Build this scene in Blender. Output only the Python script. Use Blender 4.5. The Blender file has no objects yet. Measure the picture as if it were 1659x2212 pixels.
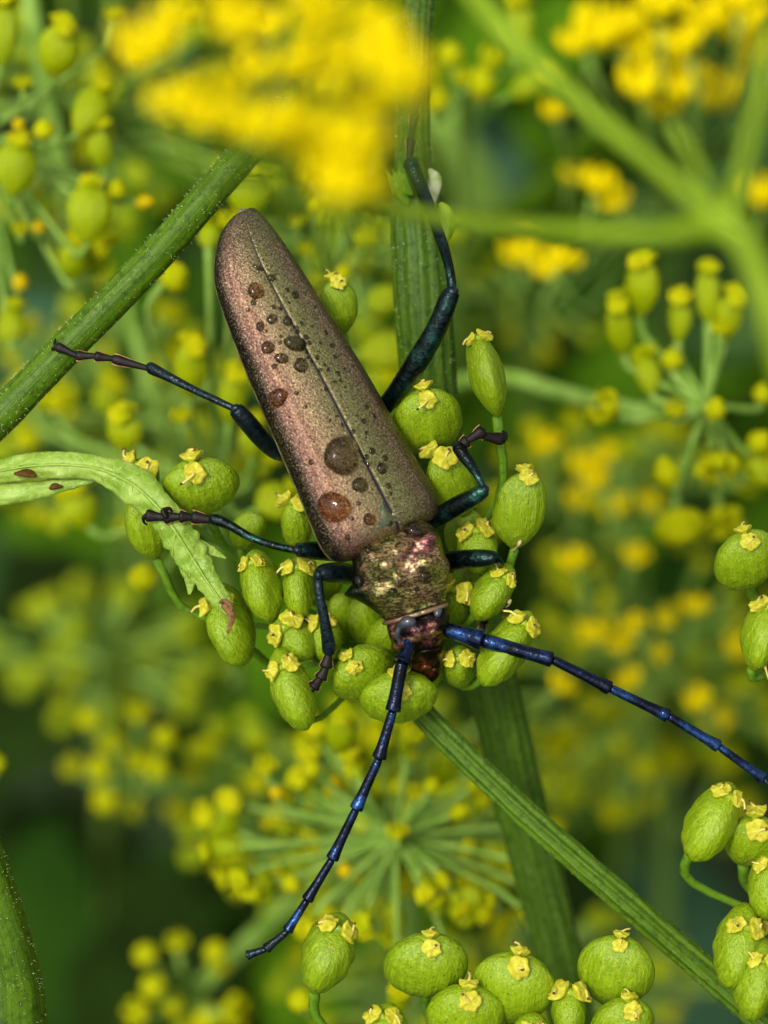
import bpy, math, random
from mathutils import Vector, Matrix
from mathutils.bvhtree import BVHTree
from mathutils import noise as mnoise

SC = bpy.context.scene
COL = SC.collection
R_ = math.radians
SC.unit_settings.system = 'METRIC'
SC.unit_settings.scale_length = 0.01          # one unit is one centimetre: this is a macro scene

# ------------------------------------------------------------------ camera
DIST = 16.0                                   # camera to the plane of focus
PITCH = R_(50)
OX = Vector((1, 0, 0))
OU = Vector((0, math.sin(PITCH), math.cos(PITCH)))
OW = Vector((0, -math.cos(PITCH), math.sin(PITCH)))
ORIGIN = Vector((0, 0, 80))
BASIS = Matrix((
    (OX.x, OU.x, OW.x, ORIGIN.x),
    (OX.y, OU.y, OW.y, ORIGIN.y),
    (OX.z, OU.z, OW.z, ORIGIN.z),
    (0, 0, 0, 1)))
PPC = 384.0                                   # picture units per centimetre at the plane of focus
FW, FH = 1659.0, 2212.0
cam = bpy.data.cameras.new('camera')
cam_o = bpy.data.objects.new('camera', cam)
COL.objects.link(cam_o)
cam_o.matrix_world = BASIS @ Matrix.Translation((0, 0, DIST))
cam.sensor_fit = 'VERTICAL'
cam.sensor_height = 24.0
cam.lens = 24.0 * DIST / (FH / PPC)
cam.clip_start = 0.5
cam.clip_end = 20000
cam.dof.use_dof = True
cam.dof.focus_distance = DIST - 0.06
cam.dof.aperture_fstop = cam.lens * 1e-3 / 0.40   # 4 mm wide opening
SC.camera = cam_o

# ------------------------------------------------------------------ sky, sun, exposure
SUN_EL, SUN_AZ = R_(58), R_(215)              # high, a little behind and left of the camera; bright overcast
w = bpy.data.worlds.new('World')
SC.world = w
w.use_nodes = True
nt = w.node_tree
bg = nt.nodes['Background']
sky = nt.nodes.new('ShaderNodeTexSky')
sky.sky_type = 'NISHITA'
sky.sun_disc = False
sky.sun_elevation = SUN_EL
sky.sun_rotation = SUN_AZ
sky.dust_density = 4.0
hs = nt.nodes.new('ShaderNodeHueSaturation')
hs.inputs['Saturation'].default_value = 0.18
nt.links.new(sky.outputs[0], hs.inputs['Color'])
nt.links.new(hs.outputs[0], bg.inputs['Color'])
bg.inputs['Strength'].default_value = 0.13
sun = bpy.data.lights.new('sun', 'SUN')
sun.energy = 1.5
sun.angle = R_(11)
sun.color = (1.0, 0.95, 0.86)
sun_o = bpy.data.objects.new('sun', sun)
COL.objects.link(sun_o)
sd = Vector((math.sin(SUN_AZ) * math.cos(SUN_EL), math.cos(SUN_AZ) * math.cos(SUN_EL), math.sin(SUN_EL)))
sun_o.rotation_euler = sd.to_track_quat('Z', 'Y').to_euler()
sun_o.location = ORIGIN + sd * 50
SC.view_settings.view_transform = 'Standard'
SC.view_settings.look = 'None'
SC.view_settings.gamma = 1
SC.view_settings.exposure = 0.43
SC.cycles.max_bounces = 8
SC.cycles.transparent_max_bounces = 8
SC.cycles.sample_clamp_indirect = 6.0

# ------------------------------------------------------------------ helpers
def P(x, y, w_=0.0):
    """picture units (1659 x 2212) and height above the plane of focus -> local centimetres"""
    k = (DIST - w_) / DIST / PPC
    return Vector(((x - FW / 2) * k, -(y - FH / 2) * k, w_))

def S(r, w_=0.0):
    return r / PPC * (DIST - w_) / DIST

def lin(h):
    h = h.lstrip('#')
    o = []
    for i in (0, 2, 4):
        c = int(h[i:i + 2], 16) / 255
        o.append(c / 12.92 if c <= 0.04045 else ((c + 0.055) / 1.055) ** 2.4)
    return (*o, 1.0)

def lerp(a, b, t):
    return a + (b - a) * t

def smooth(a, b, x):
    t = max(0.0, min(1.0, (x - a) / (b - a)))
    return t * t * (3 - 2 * t)

def catmull(pts, sub):
    """resample tuples with a Catmull-Rom spline"""
    if len(pts) < 3:
        a, b = pts[0], pts[-1]
        return [tuple(lerp(a[k], b[k], i / sub) for k in range(len(a))) for i in range(sub + 1)]
    p = [tuple(2 * a - b for a, b in zip(pts[0], pts[1]))] + list(pts) + [tuple(2 * a - b for a, b in zip(pts[-1], pts[-2]))]
    out = []
    for i in range(1, len(p) - 2):
        for j in range(sub):
            t = j / sub
            out.append(tuple(0.5 * (2 * b + (c - a) * t + (2 * a - 5 * b + 4 * c - d) * t * t + (3 * b - a - 3 * c + d) * t ** 3)
                             for a, b, c, d in zip(p[i - 1], p[i], p[i + 1], p[i + 2])))
    out.append(tuple(p[-2]))
    return out

class MB:
    def __init__(self):
        self.v, self.f, self.m, self.a = [], [], [], []

    def vert(self, p, a=(0, 0, 0)):
        self.v.append(Vector(p))
        self.a.append(a)
        return len(self.v) - 1

    def face(self, f, m=0):
        self.f.append(tuple(f))
        self.m.append(m)

    def ring_faces(self, r0, r1, m=0):
        n = len(r0)
        for i in range(n):
            j = (i + 1) % n
            self.face((r0[i], r0[j], r1[j], r1[i]), m)

    def cap(self, ring, c, flip=False, m=0, a=(0, 0, 0)):
        k = self.vert(c, a)
        n = len(ring)
        for i in range(n):
            j = (i + 1) % n
            self.face((ring[j], ring[i], k) if flip else (ring[i], ring[j], k), m)

    def tube3(self, pts, n=10, ribs=0, rib_amp=0.0, flat=None, m=0, round_end=True, wob=0.0, seed=0):
        """pts: (x, y, z, r) in local centimetres. flat=(vector, factor) squeezes the section along a vector"""
        c = [Vector(p[:3]) for p in pts]
        rad = [max(1e-4, p[3]) for p in pts]
        n_p = len(c)
        tang = []
        for i in range(n_p):
            t = c[min(i + 1, n_p - 1)] - c[max(i - 1, 0)]
            tang.append(t.normalized() if t.length > 1e-9 else Vector((0, 0, 1)))
        ref = Vector((0, 0, 1)) if abs(tang[0].z) < 0.9 else Vector((1, 0, 0))
        x = (ref - tang[0] * ref.dot(tang[0])).normalized()
        length = 0.0
        rings = []
        for i in range(n_p):
            if i:
                length += (c[i] - c[i - 1]).length
            x = (x - tang[i] * x.dot(tang[i])).normalized()
            y = tang[i].cross(x)
            ring = []
            for k in range(n):
                th = 2 * math.pi * k / n
                rr = rad[i]
                if ribs:
                    rr *= 1 + rib_amp * math.cos(ribs * th)
                if wob:
                    rr *= 1 + wob * mnoise.noise(Vector((math.cos(th) * 1.5 + seed, math.sin(th) * 1.5, length * 6)))
                off = (x * math.cos(th) + y * math.sin(th)) * rr
                if flat:
                    fv, ff = flat
                    off -= fv * off.dot(fv) * (1 - ff)
                ring.append(self.vert(c[i] + off, (math.cos(th), math.sin(th), length)))
            if rings:
                self.ring_faces(rings[-1], ring, m)
            rings.append(ring)
        e = 0.5 if round_end else 0.0
        self.cap(rings[0], c[0] - tang[0] * rad[0] * e, True, m, (0, 0, 0))
        self.cap(rings[-1], c[-1] + tang[-1] * rad[-1] * e, False, m, (0, 0, length))
        return rings

    def tube(self, pts, sub=5, **kw):
        """pts: (x, y, w, r) in picture units"""
        q = [(*P(a, b, c), S(r, c)) for a, b, c, r in pts]
        q = catmull(q, sub)
        return self.tube3(q, **kw)

    def mesh(self, name, mats, base=Vector((0, 0, 0)), smooth_=True):
        me = bpy.data.meshes.new(name)
        me.from_pydata([tuple(v - base) for v in self.v], [], self.f)
        for mt in (mats if isinstance(mats, (list, tuple)) else [mats]):
            me.materials.append(mt)
        if any(self.m):
            me.polygons.foreach_set('material_index', self.m)
        at = me.attributes.new('tuv', 'FLOAT_VECTOR', 'POINT')
        at.data.foreach_set('vector', [c for a in self.a for c in a])
        if smooth_:
            me.polygons.foreach_set('use_smooth', [True] * len(me.polygons))
        me.update()
        return me

class Thing:
    """an Empty at the base of a thing; its parts are children with local coordinates"""
    def __init__(self, name, label, cat, base, group=None):
        self.base = Vector(base)
        o = bpy.data.objects.new(name, None)
        o.empty_display_size = 0.1
        COL.objects.link(o)
        o.matrix_world = BASIS @ Matrix.Translation(self.base)
        o['label'] = label
        o['category'] = cat
        if group:
            o['group'] = group
        self.o = o

    def part(self, name, mb, mats, parent=None, smooth_=True):
        me = mb.mesh(name, mats, self.base, smooth_)
        return self.put(name, me, parent)

    def put(self, name, me, parent=None, mat=None):
        o = bpy.data.objects.new(name, me)
        COL.objects.link(o)
        o.parent = parent or self.o
        if mat is not None:
            o.matrix_local = mat
        return o

    def hub(self, name, parent=None):
        o = bpy.data.objects.new(name, None)
        o.empty_display_size = 0.05
        COL.objects.link(o)
        o.parent = parent or self.o
        return o

def solo(name, mb, mats, label, cat, base, group=None, kind=None, smooth_=True):
    me = mb.mesh(name, mats, Vector(base), smooth_)
    o = bpy.data.objects.new(name, me)
    COL.objects.link(o)
    o.matrix_world = BASIS @ Matrix.Translation(Vector(base))
    o['label'] = label
    o['category'] = cat
    if group:
        o['group'] = group
    if kind:
        o['kind'] = kind
    return o

# ------------------------------------------------------------------ materials
class Nodes:
    def __init__(self, name, rough=0.5, spec=0.5, metal=0.0):
        self.mat = bpy.data.materials.new(name)
        self.mat.use_nodes = True
        self.t = self.mat.node_tree
        self.b = self.t.nodes['Principled BSDF']
        self.b.inputs['Roughness'].default_value = rough
        self.b.inputs['Specular IOR Level'].default_value = spec
        self.b.inputs['Metallic'].default_value = metal

    def n(self, typ, **kw):
        nd = self.t.nodes.new('ShaderNode' + typ)
        for k, v in kw.items():
            setattr(nd, k, v)
        return nd

    def l(self, a, b):
        self.t.links.new(a, b)

    def obj(self, scale=(1, 1, 1), rnd=True):
        tc = self.n('TexCoord')
        mp = self.n('Mapping')
        mp.inputs['Scale'].default_value = scale
        self.l(tc.outputs['Object'], mp.inputs['Vector'])
        if rnd:
            oi = self.n('ObjectInfo')
            mu = self.n('Math', operation='MULTIPLY')
            mu.inputs[1].default_value = 37.0
            self.l(oi.outputs['Random'], mu.inputs[0])
            self.l(mu.outputs[0], mp.inputs['Location'])
        return mp.outputs['Vector']

    def attr(self, scale=(1, 1, 1)):
        a = self.n('Attribute', attribute_name='tuv')
        mp = self.n('Mapping')
        mp.inputs['Scale'].default_value = scale
        self.l(a.outputs['Vector'], mp.inputs['Vector'])
        return mp.outputs['Vector']

    def noise(self, vec, scale, detail=3, rough=0.55):
        nn = self.n('TexNoise')
        nn.inputs['Scale'].default_value = scale
        nn.inputs['Detail'].default_value = detail
        nn.inputs['Roughness'].default_value = rough
        self.l(vec, nn.inputs['Vector'])
        return nn.outputs[0]

    def ramp(self, fac, stops, interp='LINEAR'):
        r = self.n('ValToRGB')
        r.color_ramp.interpolation = interp
        e = r.color_ramp.elements
        while len(e) < len(stops):
            e.new(0.5)
        for el, (p, c) in zip(e, stops):
            el.position = p
            el.color = c if not isinstance(c, (int, float)) else (c, c, c, 1)
        self.l(fac, r.inputs[0])
        return r.outputs[0]

    def mix(self, fac, a, b, mode='MIX'):
        m = self.n('Mix', data_type='RGBA', blend_type=mode)
        for sock, val in ((m.inputs[0], fac), (m.inputs[6], a), (m.inputs[7], b)):
            if isinstance(val, (int, float)):
                sock.default_value = val
            elif isinstance(val, tuple):
                sock.default_value = val
            else:
                self.l(val, sock)
        return m.outputs[2]

    def math(self, op, a, b=0.0):
        m = self.n('Math', operation=op)
        for i, val in enumerate((a, b)):
            if isinstance(val, (int, float)):
                m.inputs[i].default_value = val
            else:
                self.l(val, m.inputs[i])
        return m.outputs[0]

    def bump(self, h, strength, dist):
        bm = self.n('Bump')
        bm.inputs['Strength'].default_value = strength
        bm.inputs['Distance'].default_value = dist
        self.l(h, bm.inputs['Height'])
        self.l(bm.outputs[0], self.b.inputs['Normal'])

    def color(self, c):
        if isinstance(c, tuple):
            self.b.inputs['Base Color'].default_value = c
        else:
            self.l(c, self.b.inputs['Base Color'])

def fruit_material(name, a, b, tip, sss=0.12, spec=0.5):
    m = Nodes(name, 0.33, spec)
    oi = m.n('ObjectInfo')
    base = m.mix(oi.outputs['Random'], lin(a), lin(b))
    v = m.obj()
    blotch = m.noise(v, 2.2, 3)
    base = m.mix(m.math('MULTIPLY', blotch, 0.4), base, lin(tip))
    streak = m.noise(m.obj((16, 1.6, 9)), 1.6, 4, 0.6)
    base = m.mix(m.ramp(streak, [(0.45, 0.0), (0.68, 0.75)]), base, lin(tip))
    dark = m.ramp(streak, [(0.28, 0.4), (0.38, 0.0)])
    base = m.mix(dark, base, (0.075, 0.15, 0.008, 1))
    spot = m.noise(v, 26, 2)
    base = m.mix(m.ramp(spot, [(0.65, 0.0), (0.72, 0.85)]), base, (0.03, 0.06, 0.01, 1))
    bl = m.noise(m.obj((1, 1, 1)), 3.4, 4, 0.65)
    base = m.mix(m.ramp(bl, [(0.66, 0.0), (0.76, 0.55)]), base, lin('#7a6a18'))
    m.color(base)
    lump = m.noise(v, 7, 4, 0.6)
    m.bump(m.math('ADD', streak, m.math('MULTIPLY', lump, 1.2)), 0.5, 0.03)
    m.l(m.ramp(lump, [(0.3, 0.24), (0.7, 0.48)]), m.b.inputs['Roughness'])
    m.b.inputs['Subsurface Weight'].default_value = sss
    m.b.inputs['Subsurface Radius'].default_value = (0.6, 1.0, 0.2)
    m.b.inputs['Subsurface Scale'].default_value = 0.03
    return m.mat

M_FRUIT = fruit_material('fruit_green', '#809e0a', '#729208', '#a0b81e')
M_FRUIT_BG = fruit_material('fruit_yellow_green', '#8ea000', '#7a9600', '#acb404', 0.0, 0.18)

def plain_noise(name, a, b, scale, rough=0.55, spec=0.4, bump=0.0, bdist=0.01, metal=0.0, detail=4, lo=0.35, hi=0.65):
    m = Nodes(name, rough, spec, metal)
    f = m.noise(m.obj(), scale, detail)
    m.color(m.mix(m.ramp(f, [(lo, 0.0), (hi, 1.0)]), lin(a), lin(b)))
    if bump:
        m.bump(f, bump, bdist)
    return m.mat

M_LOBE = plain_noise('stylopodium_yellow', '#aaa614', '#ccc644', 34, 0.6, 0.2, 0.4, 0.005)
M_STYLE = plain_noise('style_pale', '#c9b84a', '#d8cc78', 40, 0.5)
M_BROWN = plain_noise('withered_brown', '#4a2c16', '#6d4a2c', 30, 0.7)
M_PETAL = plain_noise('petal_yellow', '#e4cc00', '#f2e004', 3.0, 0.8, 0.05)
M_BUD = plain_noise('bud_yellow', '#98a400', '#b4b004', 3.0, 0.8, 0.08)
M_ORANGE = plain_noise('bud_orange', '#b49a04', '#c4b008', 3.0, 0.8, 0.08)
M_RAY_BG = plain_noise('ray_grey_green', '#6c9030', '#90b050', 6, 0.8, 0.08)
M_RAY_FG = plain_noise('ray_bright_green', '#769614', '#90ac26', 5, 0.6, 0.2)
M_HAIR = plain_noise('hair_white', '#8aa25c', '#b4c488', 5, 0.6, 0.3)

def stem_material(name, a, b, c, fleck='#a9bf7a', fl=0.3):
    m = Nodes(name, 0.5, 0.2)
    s = m.noise(m.attr((5.5, 5.5, 1.3)), 1.4, 4, 0.6)
    base = m.mix(m.ramp(s, [(0.36, 0.0), (0.62, 1.0)]), lin(a), lin(b))
    g = m.noise(m.obj(rnd=False), 22, 4, 0.7)
    base = m.mix(m.ramp(g, [(0.35, 0.7), (0.5, 0.0)]), base, lin(c))
    fk = m.noise(m.obj((1, 1, 1), rnd=False), 60, 2)
    base = m.mix(m.ramp(fk, [(0.66, 0.0), (0.74, fl)]), base, lin(fleck))
    m.color(base)
    m.bump(g, 0.5, 0.012)
    return m.mat

M_STEM = stem_material('stem_green', '#3a5806', '#56760c', '#263e05')
M_STEM_DARK = stem_material('stem_dark_green', '#34500a', '#4a6812', '#223806')
M_PED = stem_material('pedicel_green', '#527c12', '#6f9422', '#3c660e')

# ------------------------------------------------------------------ ground and undergrowth
gm = Nodes('ground_soil', 0.95, 0.1)
gv = gm.obj(rnd=False)
g1 = gm.noise(gv, 0.12, 5, 0.6)
g2 = gm.noise(gv, 0.7, 4, 0.6)
gc = gm.mix(gm.ramp(g1, [(0.4, 0.0), (0.62, 1.0)]), (0.012, 0.02, 0.006, 1), (0.02, 0.05, 0.012, 1))
gc = gm.mix(gm.ramp(g2, [(0.5, 0.0), (0.75, 0.6)]), gc, (0.05, 0.04, 0.02, 1))
gm.color(gc)
gme = bpy.data.meshes.new('ground')
E = 6000.0
gme.from_pydata([(-E, -E, 0), (E, -E, 0), (E, E, 0), (-E, E, 0)], [], [(0, 1, 2, 3)])
gme.materials.append(gm.mat)
g_o = bpy.data.objects.new('ground', gme)
COL.objects.link(g_o)
g_o['kind'] = 'structure'
g_o['label'] = 'dark earth under the plants'
g_o['category'] = 'ground'

def leaf_material(name, a, b, rough=0.85):
    m = Nodes(name, rough, 0.05)
    f = m.noise(m.obj(rnd=False), 0.8, 4)
    m.color(m.mix(m.ramp(f, [(0.35, 0.0), (0.65, 1.0)]), lin(a), lin(b)))
    return m.mat

M_UNDER = [leaf_material('undergrowth_dark', '#131f07', '#203409'),  # dark leaf colour stands in for deep shade
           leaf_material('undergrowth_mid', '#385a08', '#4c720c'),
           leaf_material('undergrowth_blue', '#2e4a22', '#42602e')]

def blade(mb, c, ax, side, length, width, m=0, seg=7, fold=0.25, curl=0.2, lobes=0.25, seed=0):
    """one leaf blade: folded along the midrib, drooping, with a toothed edge and real thickness"""
    ax, side = ax.normalized(), side.normalized()
    up = ax.cross(side).normalized()
    rows = []
    th = width * 0.012 + 0.004
    for i in range(seg + 1):
        t = i / seg
        wdt = width * 0.5 * math.sin(math.pi * min(1, 0.06 + 0.94 * t) ** 0.8) ** 0.8
        wdt *= 1 + lobes * math.sin(i * 2.4 + seed)
        mid = c + ax * (length * t) - up * (curl * length * t * t)
        row = []
        for sgn in (1, -1):
            for s in (-1, 0, 1):
                row.append(mb.vert(mid + side * (wdt * s) + up * (fold * wdt * abs(s) + th * sgn * (1 - 0.8 * abs(s)))))
        rows.append(row)
    for i in range(seg):
        a, b = rows[i], rows[i + 1]
        for k in (0, 1):
            mb.face((a[k], a[k + 1], b[k + 1], b[k]), m)
            mb.face((a[k + 3], b[k + 3], b[k + 4], a[k + 4]), m)

rng = random.Random(5)
ug = MB()
inv = BASIS.inverted().to_3x3()
zup = inv @ Vector((0, 0, 1))
for i in range(520):
    wd = -rng.uniform(17, 48)
    x, y = rng.uniform(-500, 2150), rng.uniform(-450, 2700)
    c = P(x, y, wd)
    if (BASIS @ c).z < 3:
        continue
    up = (zup + Vector((rng.gauss(0, .5), rng.gauss(0, .5), rng.gauss(0, .5)))).normalized()
    ax = Vector((rng.gauss(0, 1), rng.gauss(0, 1), rng.gauss(0, 1)))
    ax = (ax - up * ax.dot(up)).normalized()
    L = rng.uniform(2.0, 5.0)
    kinds_ = (0, 0, 0, 0, 2) if x < 560 and y > 1150 else (0, 1, 1, 1, 2)  # mostly dark leaves at lower left: deep shade put into their colour
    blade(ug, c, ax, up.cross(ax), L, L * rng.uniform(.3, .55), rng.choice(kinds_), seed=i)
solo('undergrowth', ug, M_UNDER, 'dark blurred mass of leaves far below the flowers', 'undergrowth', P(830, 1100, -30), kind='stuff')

# ------------------------------------------------------------------ fruit, flower and bud meshes (unit size)
def fruit_mesh(seed, mat):
    r = random.Random(seed)
    mb = MB()
    NV, NU = 22, 48
    rings = []
    lean = r.uniform(-0.05, 0.05)
    pw = r.uniform(0.50, 0.60)
    for i in range(1, NV):
        v = i / NV
        vm = r_pow(seed)
        if v < vm:
            f = math.sin(math.pi / 2 * v / vm) ** 0.72
        else:
            f = max(0.0, 1 - ((v - vm) / (1 - vm)) ** 2.5) ** pw
        y = v - 0.5
        ring = []
        for k in range(NU):
            th = 2 * math.pi * k / NU
            ct, st = math.cos(th), math.sin(th)
            x = 0.5 * f * math.copysign(abs(ct) ** 0.92, ct)
            z = 0.5 * f ** 1.15 * math.copysign(abs(st) ** 1.35, st)
            env = math.sin(math.pi * v)
            for rx in (-0.78, -0.42, 0.0, 0.42, 0.78):                      # three raised lines on each face
                z += math.copysign(0.036 * env, st) * math.exp(-((ct - rx) / 0.075) ** 2) * (abs(st) > .1)
            gro = math.exp(-(st / 0.10) ** 2)                   # seam between the two halves
            x *= 1 - 0.035 * gro * env
            nz = mnoise.noise(Vector((x * 3 + seed, y * 3, z * 3)))
            x *= 1 + 0.05 * nz
            z *= 1 + 0.07 * nz
            ring.append(mb.vert((x + lean * math.sin(math.pi * v), y + 0.012 * nz, z), (ct, st, v)))
        if rings:
            mb.ring_faces(rings[-1], ring)
        rings.append(ring)
    mb.cap(rings[0], (0, -0.5, 0), True)
    mb.cap(rings[-1], (0, 0.475, 0), False)
    return mb.mesh('fruit', mat)

def r_pow(seed):
    return (0.52, 0.48, 0.58, 0.50, 0.55)[seed % 5]

def stylo_mesh(seed):
    """two pale yellow wavy discs on top of a fruit, each with a style; centimetres, y up"""
    r = random.Random(100 + seed)
    mb = MB()
    for sgn in (1, -1):
        tilt = R_(r.uniform(30, 46)) * sgn
        rot = Matrix.Rotation(tilt, 3, 'X') @ Matrix.Rotation(r.uniform(0, 6), 3, 'Y')
        rad = r.uniform(0.052, 0.062)
        o = Vector((r.uniform(-.006, .006), 0.016, 0.050 * sgn))
        NU = 36
        prof = [(0.20, .022), (0.45, .016), (0.74, .012), (0.97, .012), (1.0, .005), (0.86, -.006), (0.55, -.022), (0.2, -.040)]
        rings = []
        ph = [r.uniform(0, 6) for _ in range(3)]
        for j, (q, h) in enumerate(prof):
            ring = []
            for k in range(NU):
                th = 2 * math.pi * k / NU
                wv = 1 + 0.08 * math.sin(5 * th + ph[0]) * q + 0.05 * math.sin(8 * th + ph[1]) * q
                hh = h + 0.007 * q * math.sin(3 * th + ph[2]) + 0.003 * math.sin(9 * th + ph[0]) * q
                p = Vector((math.cos(th) * rad * q * wv, hh, math.sin(th) * rad * q * wv * 0.9))
                ring.append(mb.vert(o + rot @ p))
            if rings:
                mb.ring_faces(rings[-1], ring)
            rings.append(ring)
        mb.cap(rings[0], o + rot @ Vector((0, .024, 0)), True)
        mb.cap(rings[-1], o + rot @ Vector((0, -.045, 0)), False)
        # style
        ln = r.uniform(0.03, 0.085)
        d = (rot @ Vector((r.uniform(-.5, .5), .55, .7 * sgn))).normalized()
        q0 = o + rot @ Vector((0, .018, 0))
        q1 = q0 + d * ln * .5 + Vector((r.uniform(-.01, .01), -.004, 0))
        q2 = q0 + d * ln + Vector((r.uniform(-.02, .02), -.022, 0))
        pts = catmull([(*q0, .0085), (*q1, .0062), (*q2, .0062)], 3)
        mb.tube3(pts, n=6, m=1)
        mb.tube3([(*q2, .0075), (*(q2 + d * .012), .005)], n=6, m=2)
    # small green saddle between the two
    mb.tube3([(0, -.012, -.03, .016), (0, .016, 0, .020), (0, -.012, .03, .016)], n=8, m=3)
    return mb.mesh('stylopodium', [M_LOBE, M_STYLE, M_BROWN, M_FRUIT])

FRUITS = [fruit_mesh(i, M_FRUIT) for i in range(5)]
FRUITS_BG = [fruit_mesh(i, M_FRUIT_BG) for i in range(5)]
STYLOS = [stylo_mesh(i) for i in range(8)]
STYLOS_BG = []
for i_ in range(4):
    me_ = STYLOS[i_].copy()
    me_.materials[0] = M_BUD
    me_.materials[1] = M_BUD
    STYLOS_BG.append(me_)

def flower_mesh(mat, seed):
    """five petals rolled inwards over a domed disc, with stamens; unit radius"""
    r = random.Random(seed)
    mb = MB()
    rings = []
    for j, (q, h) in enumerate([(0.62, -.35), (.72, -.1), (.6, .18), (.3, .34)]):
        ring = [mb.vert((math.cos(k * math.pi / 5) * q, h, math.sin(k * math.pi / 5) * q)) for k in range(10)]
        if rings:
            mb.ring_faces(rings[-1], ring)
        rings.append(ring)
    mb.cap(rings[0], (0, -.6, 0), True)
    mb.cap(rings[-1], (0, .38, 0), False)
    for k in range(5):
        th = 2 * math.pi * k / 5 + r.uniform(-.15, .15)
        pts = [(.4, 0, .16), (.72, .12, .30), (.92, .34, .32), (.80, .56, .24), (.55, .52, .14)]
        q = [(math.cos(th) * a, h, math.sin(th) * a, rr) for a, h, rr in pts]
        mb.tube3(catmull(q, 2), n=8, flat=(Vector((math.cos(th), .2, math.sin(th))).normalized(), 0.45))
        t2 = th + .63
        mb.tube3([(math.cos(t2) * .4, .2, math.sin(t2) * .4, .035), (math.cos(t2) * .8, .8, math.sin(t2) * .8, .03),
                  (math.cos(t2) * .84, .9, math.sin(t2) * .84, .09)], n=5)
    return mb.mesh('flower', mat)

def bud_mesh(mat, seed):
    """young round fruit with a lumpy closed flower on top; unit radius"""
    mb = MB()
    rings = []
    for i in range(1, 10):
        v = i / 10
        f = math.sin(math.pi * v) ** 0.6 * (1.0 if v < .6 else 1 - .25 * math.sin((v - .6) * 8))
        ring = []
        for k in range(14):
            th = 2 * math.pi * k / 14
            rr = f * (1 + 0.12 * smooth(.55, .8, v) * math.cos(5 * th + seed))
            ring.append(mb.vert((math.cos(th) * rr, (v - .5) * 2.1, math.sin(th) * rr)))
        if rings:
            mb.ring_faces(rings[-1], ring)
        rings.append(ring)
    mb.cap(rings[0], (0, -1.05, 0), True)
    mb.cap(rings[-1], (0, .98, 0), False)
    return mb.mesh('bud', mat)

FLOWER_Y = [flower_mesh(M_PETAL, i) for i in range(3)]
BUD_Y = [m_ for i in range(3) for m_ in (bud_mesh(M_BUD, i), flower_mesh(M_BUD, i + 20))]
BUD_O = [bud_mesh(M_ORANGE, i) for i in range(2)]

def add_fruit(th, spec, i, meshes=FRUITS, stylo=True, rng=random):
    """spec: apex x, y, base x, y, width, spin degrees, apex w, base w [, thickness]; picture units"""
    ax, ay, bx, by, W, spin, wa, wb = spec[:8]
    T = spec[8] if len(spec) > 8 else 0.55 * W
    if meshes is FRUITS:
        wa, wb = wa + .07, wb - .09          # tops lean towards the light
    wm = (wa + wb) / 2
    a, b = P(ax, ay, wa), P(bx, by, wb)
    y = (a - b)
    H = y.length * 1.04
    y.normalize()
    view = Vector((0, 0, 1))
    z = (view - y * view.dot(y)).normalized()
    z = Matrix.Rotation(R_(spin), 3, y) @ z
    return place_fruit(th, (a + b) / 2, y, z, S(W, wm), H, S(T, wm), i, meshes, stylo)

def add_edge(th, spec, i, stylo=True):
    """a fruit seen along its thin edge from above: ends of its outline, thickness, lean of the top towards the viewer, w, sideways lean"""
    x1, y1, x2, y2, T, al, wz = spec[:7]
    lean = spec[7] if len(spec) > 7 else 0.0
    e = P(x1, y1, wz) - P(x2, y2, wz)
    Ls = e.length
    e.normalize()
    al = R_(al)
    view = Vector((0, 0, 1))
    ac = e.cross(view).normalized()
    y = (e * math.cos(al) + view * math.sin(al) + ac * lean).normalized()
    W = Ls / math.sqrt(.9 * math.cos(al) ** 2 + math.sin(al) ** 2)
    z = (ac - y * ac.dot(y)).normalized()
    c = (P(x1, y1, wz) + P(x2, y2, wz)) / 2
    return place_fruit(th, c, y, z, W, W * .95, S(T * .92, wz), i, FRUITS, stylo)

def place_fruit(th, c, y, z, W, H, T, i, meshes, stylo):
    x = y.cross(z)
    rot = Matrix((x, y, z)).transposed().to_4x4()
    m = Matrix.Translation(c - th.base) @ rot @ Matrix.Diagonal((W, H, T, 1))
    o = th.put('fruit', meshes[i % len(meshes)], mat=m)
    if stylo:
        k = stylo if isinstance(stylo, float) else 1.04 + 0.10 * ((i * 7) % 5 - 2)
        sm = Matrix.Translation((0, 0.47, 0)) @ Matrix.Diagonal((k / W, k / H, k / T, 1))
        st_ = STYLOS if meshes is FRUITS else STYLOS_BG
        th.put('stylopodium', st_[(i * 5 + 1) % len(st_)], parent=o, mat=sm)
    return c - y * H * .5, y

def pedicel(th, b, y, node, r0=7.0, r1=6.0, mat=None, bend=0.35, r_w=0.0):
    d = node - b
    L = d.length
    p1 = b - y * (L * bend)
    p2 = node - d.normalized() * (L * 0.25)
    pts = catmull([(*b, S(r0 * 1.25, r_w)), (*(p1 * .6 + (b + d * .3) * .4), S(r0, r_w)), (*p2, S(r1, r_w)), (*node, S(r1, r_w))], 4)
    mb = MB()
    mb.tube3(pts, n=8, ribs=4, rib_amp=.05)
    th.part('pedicel', mb, mat or M_PED)

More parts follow.
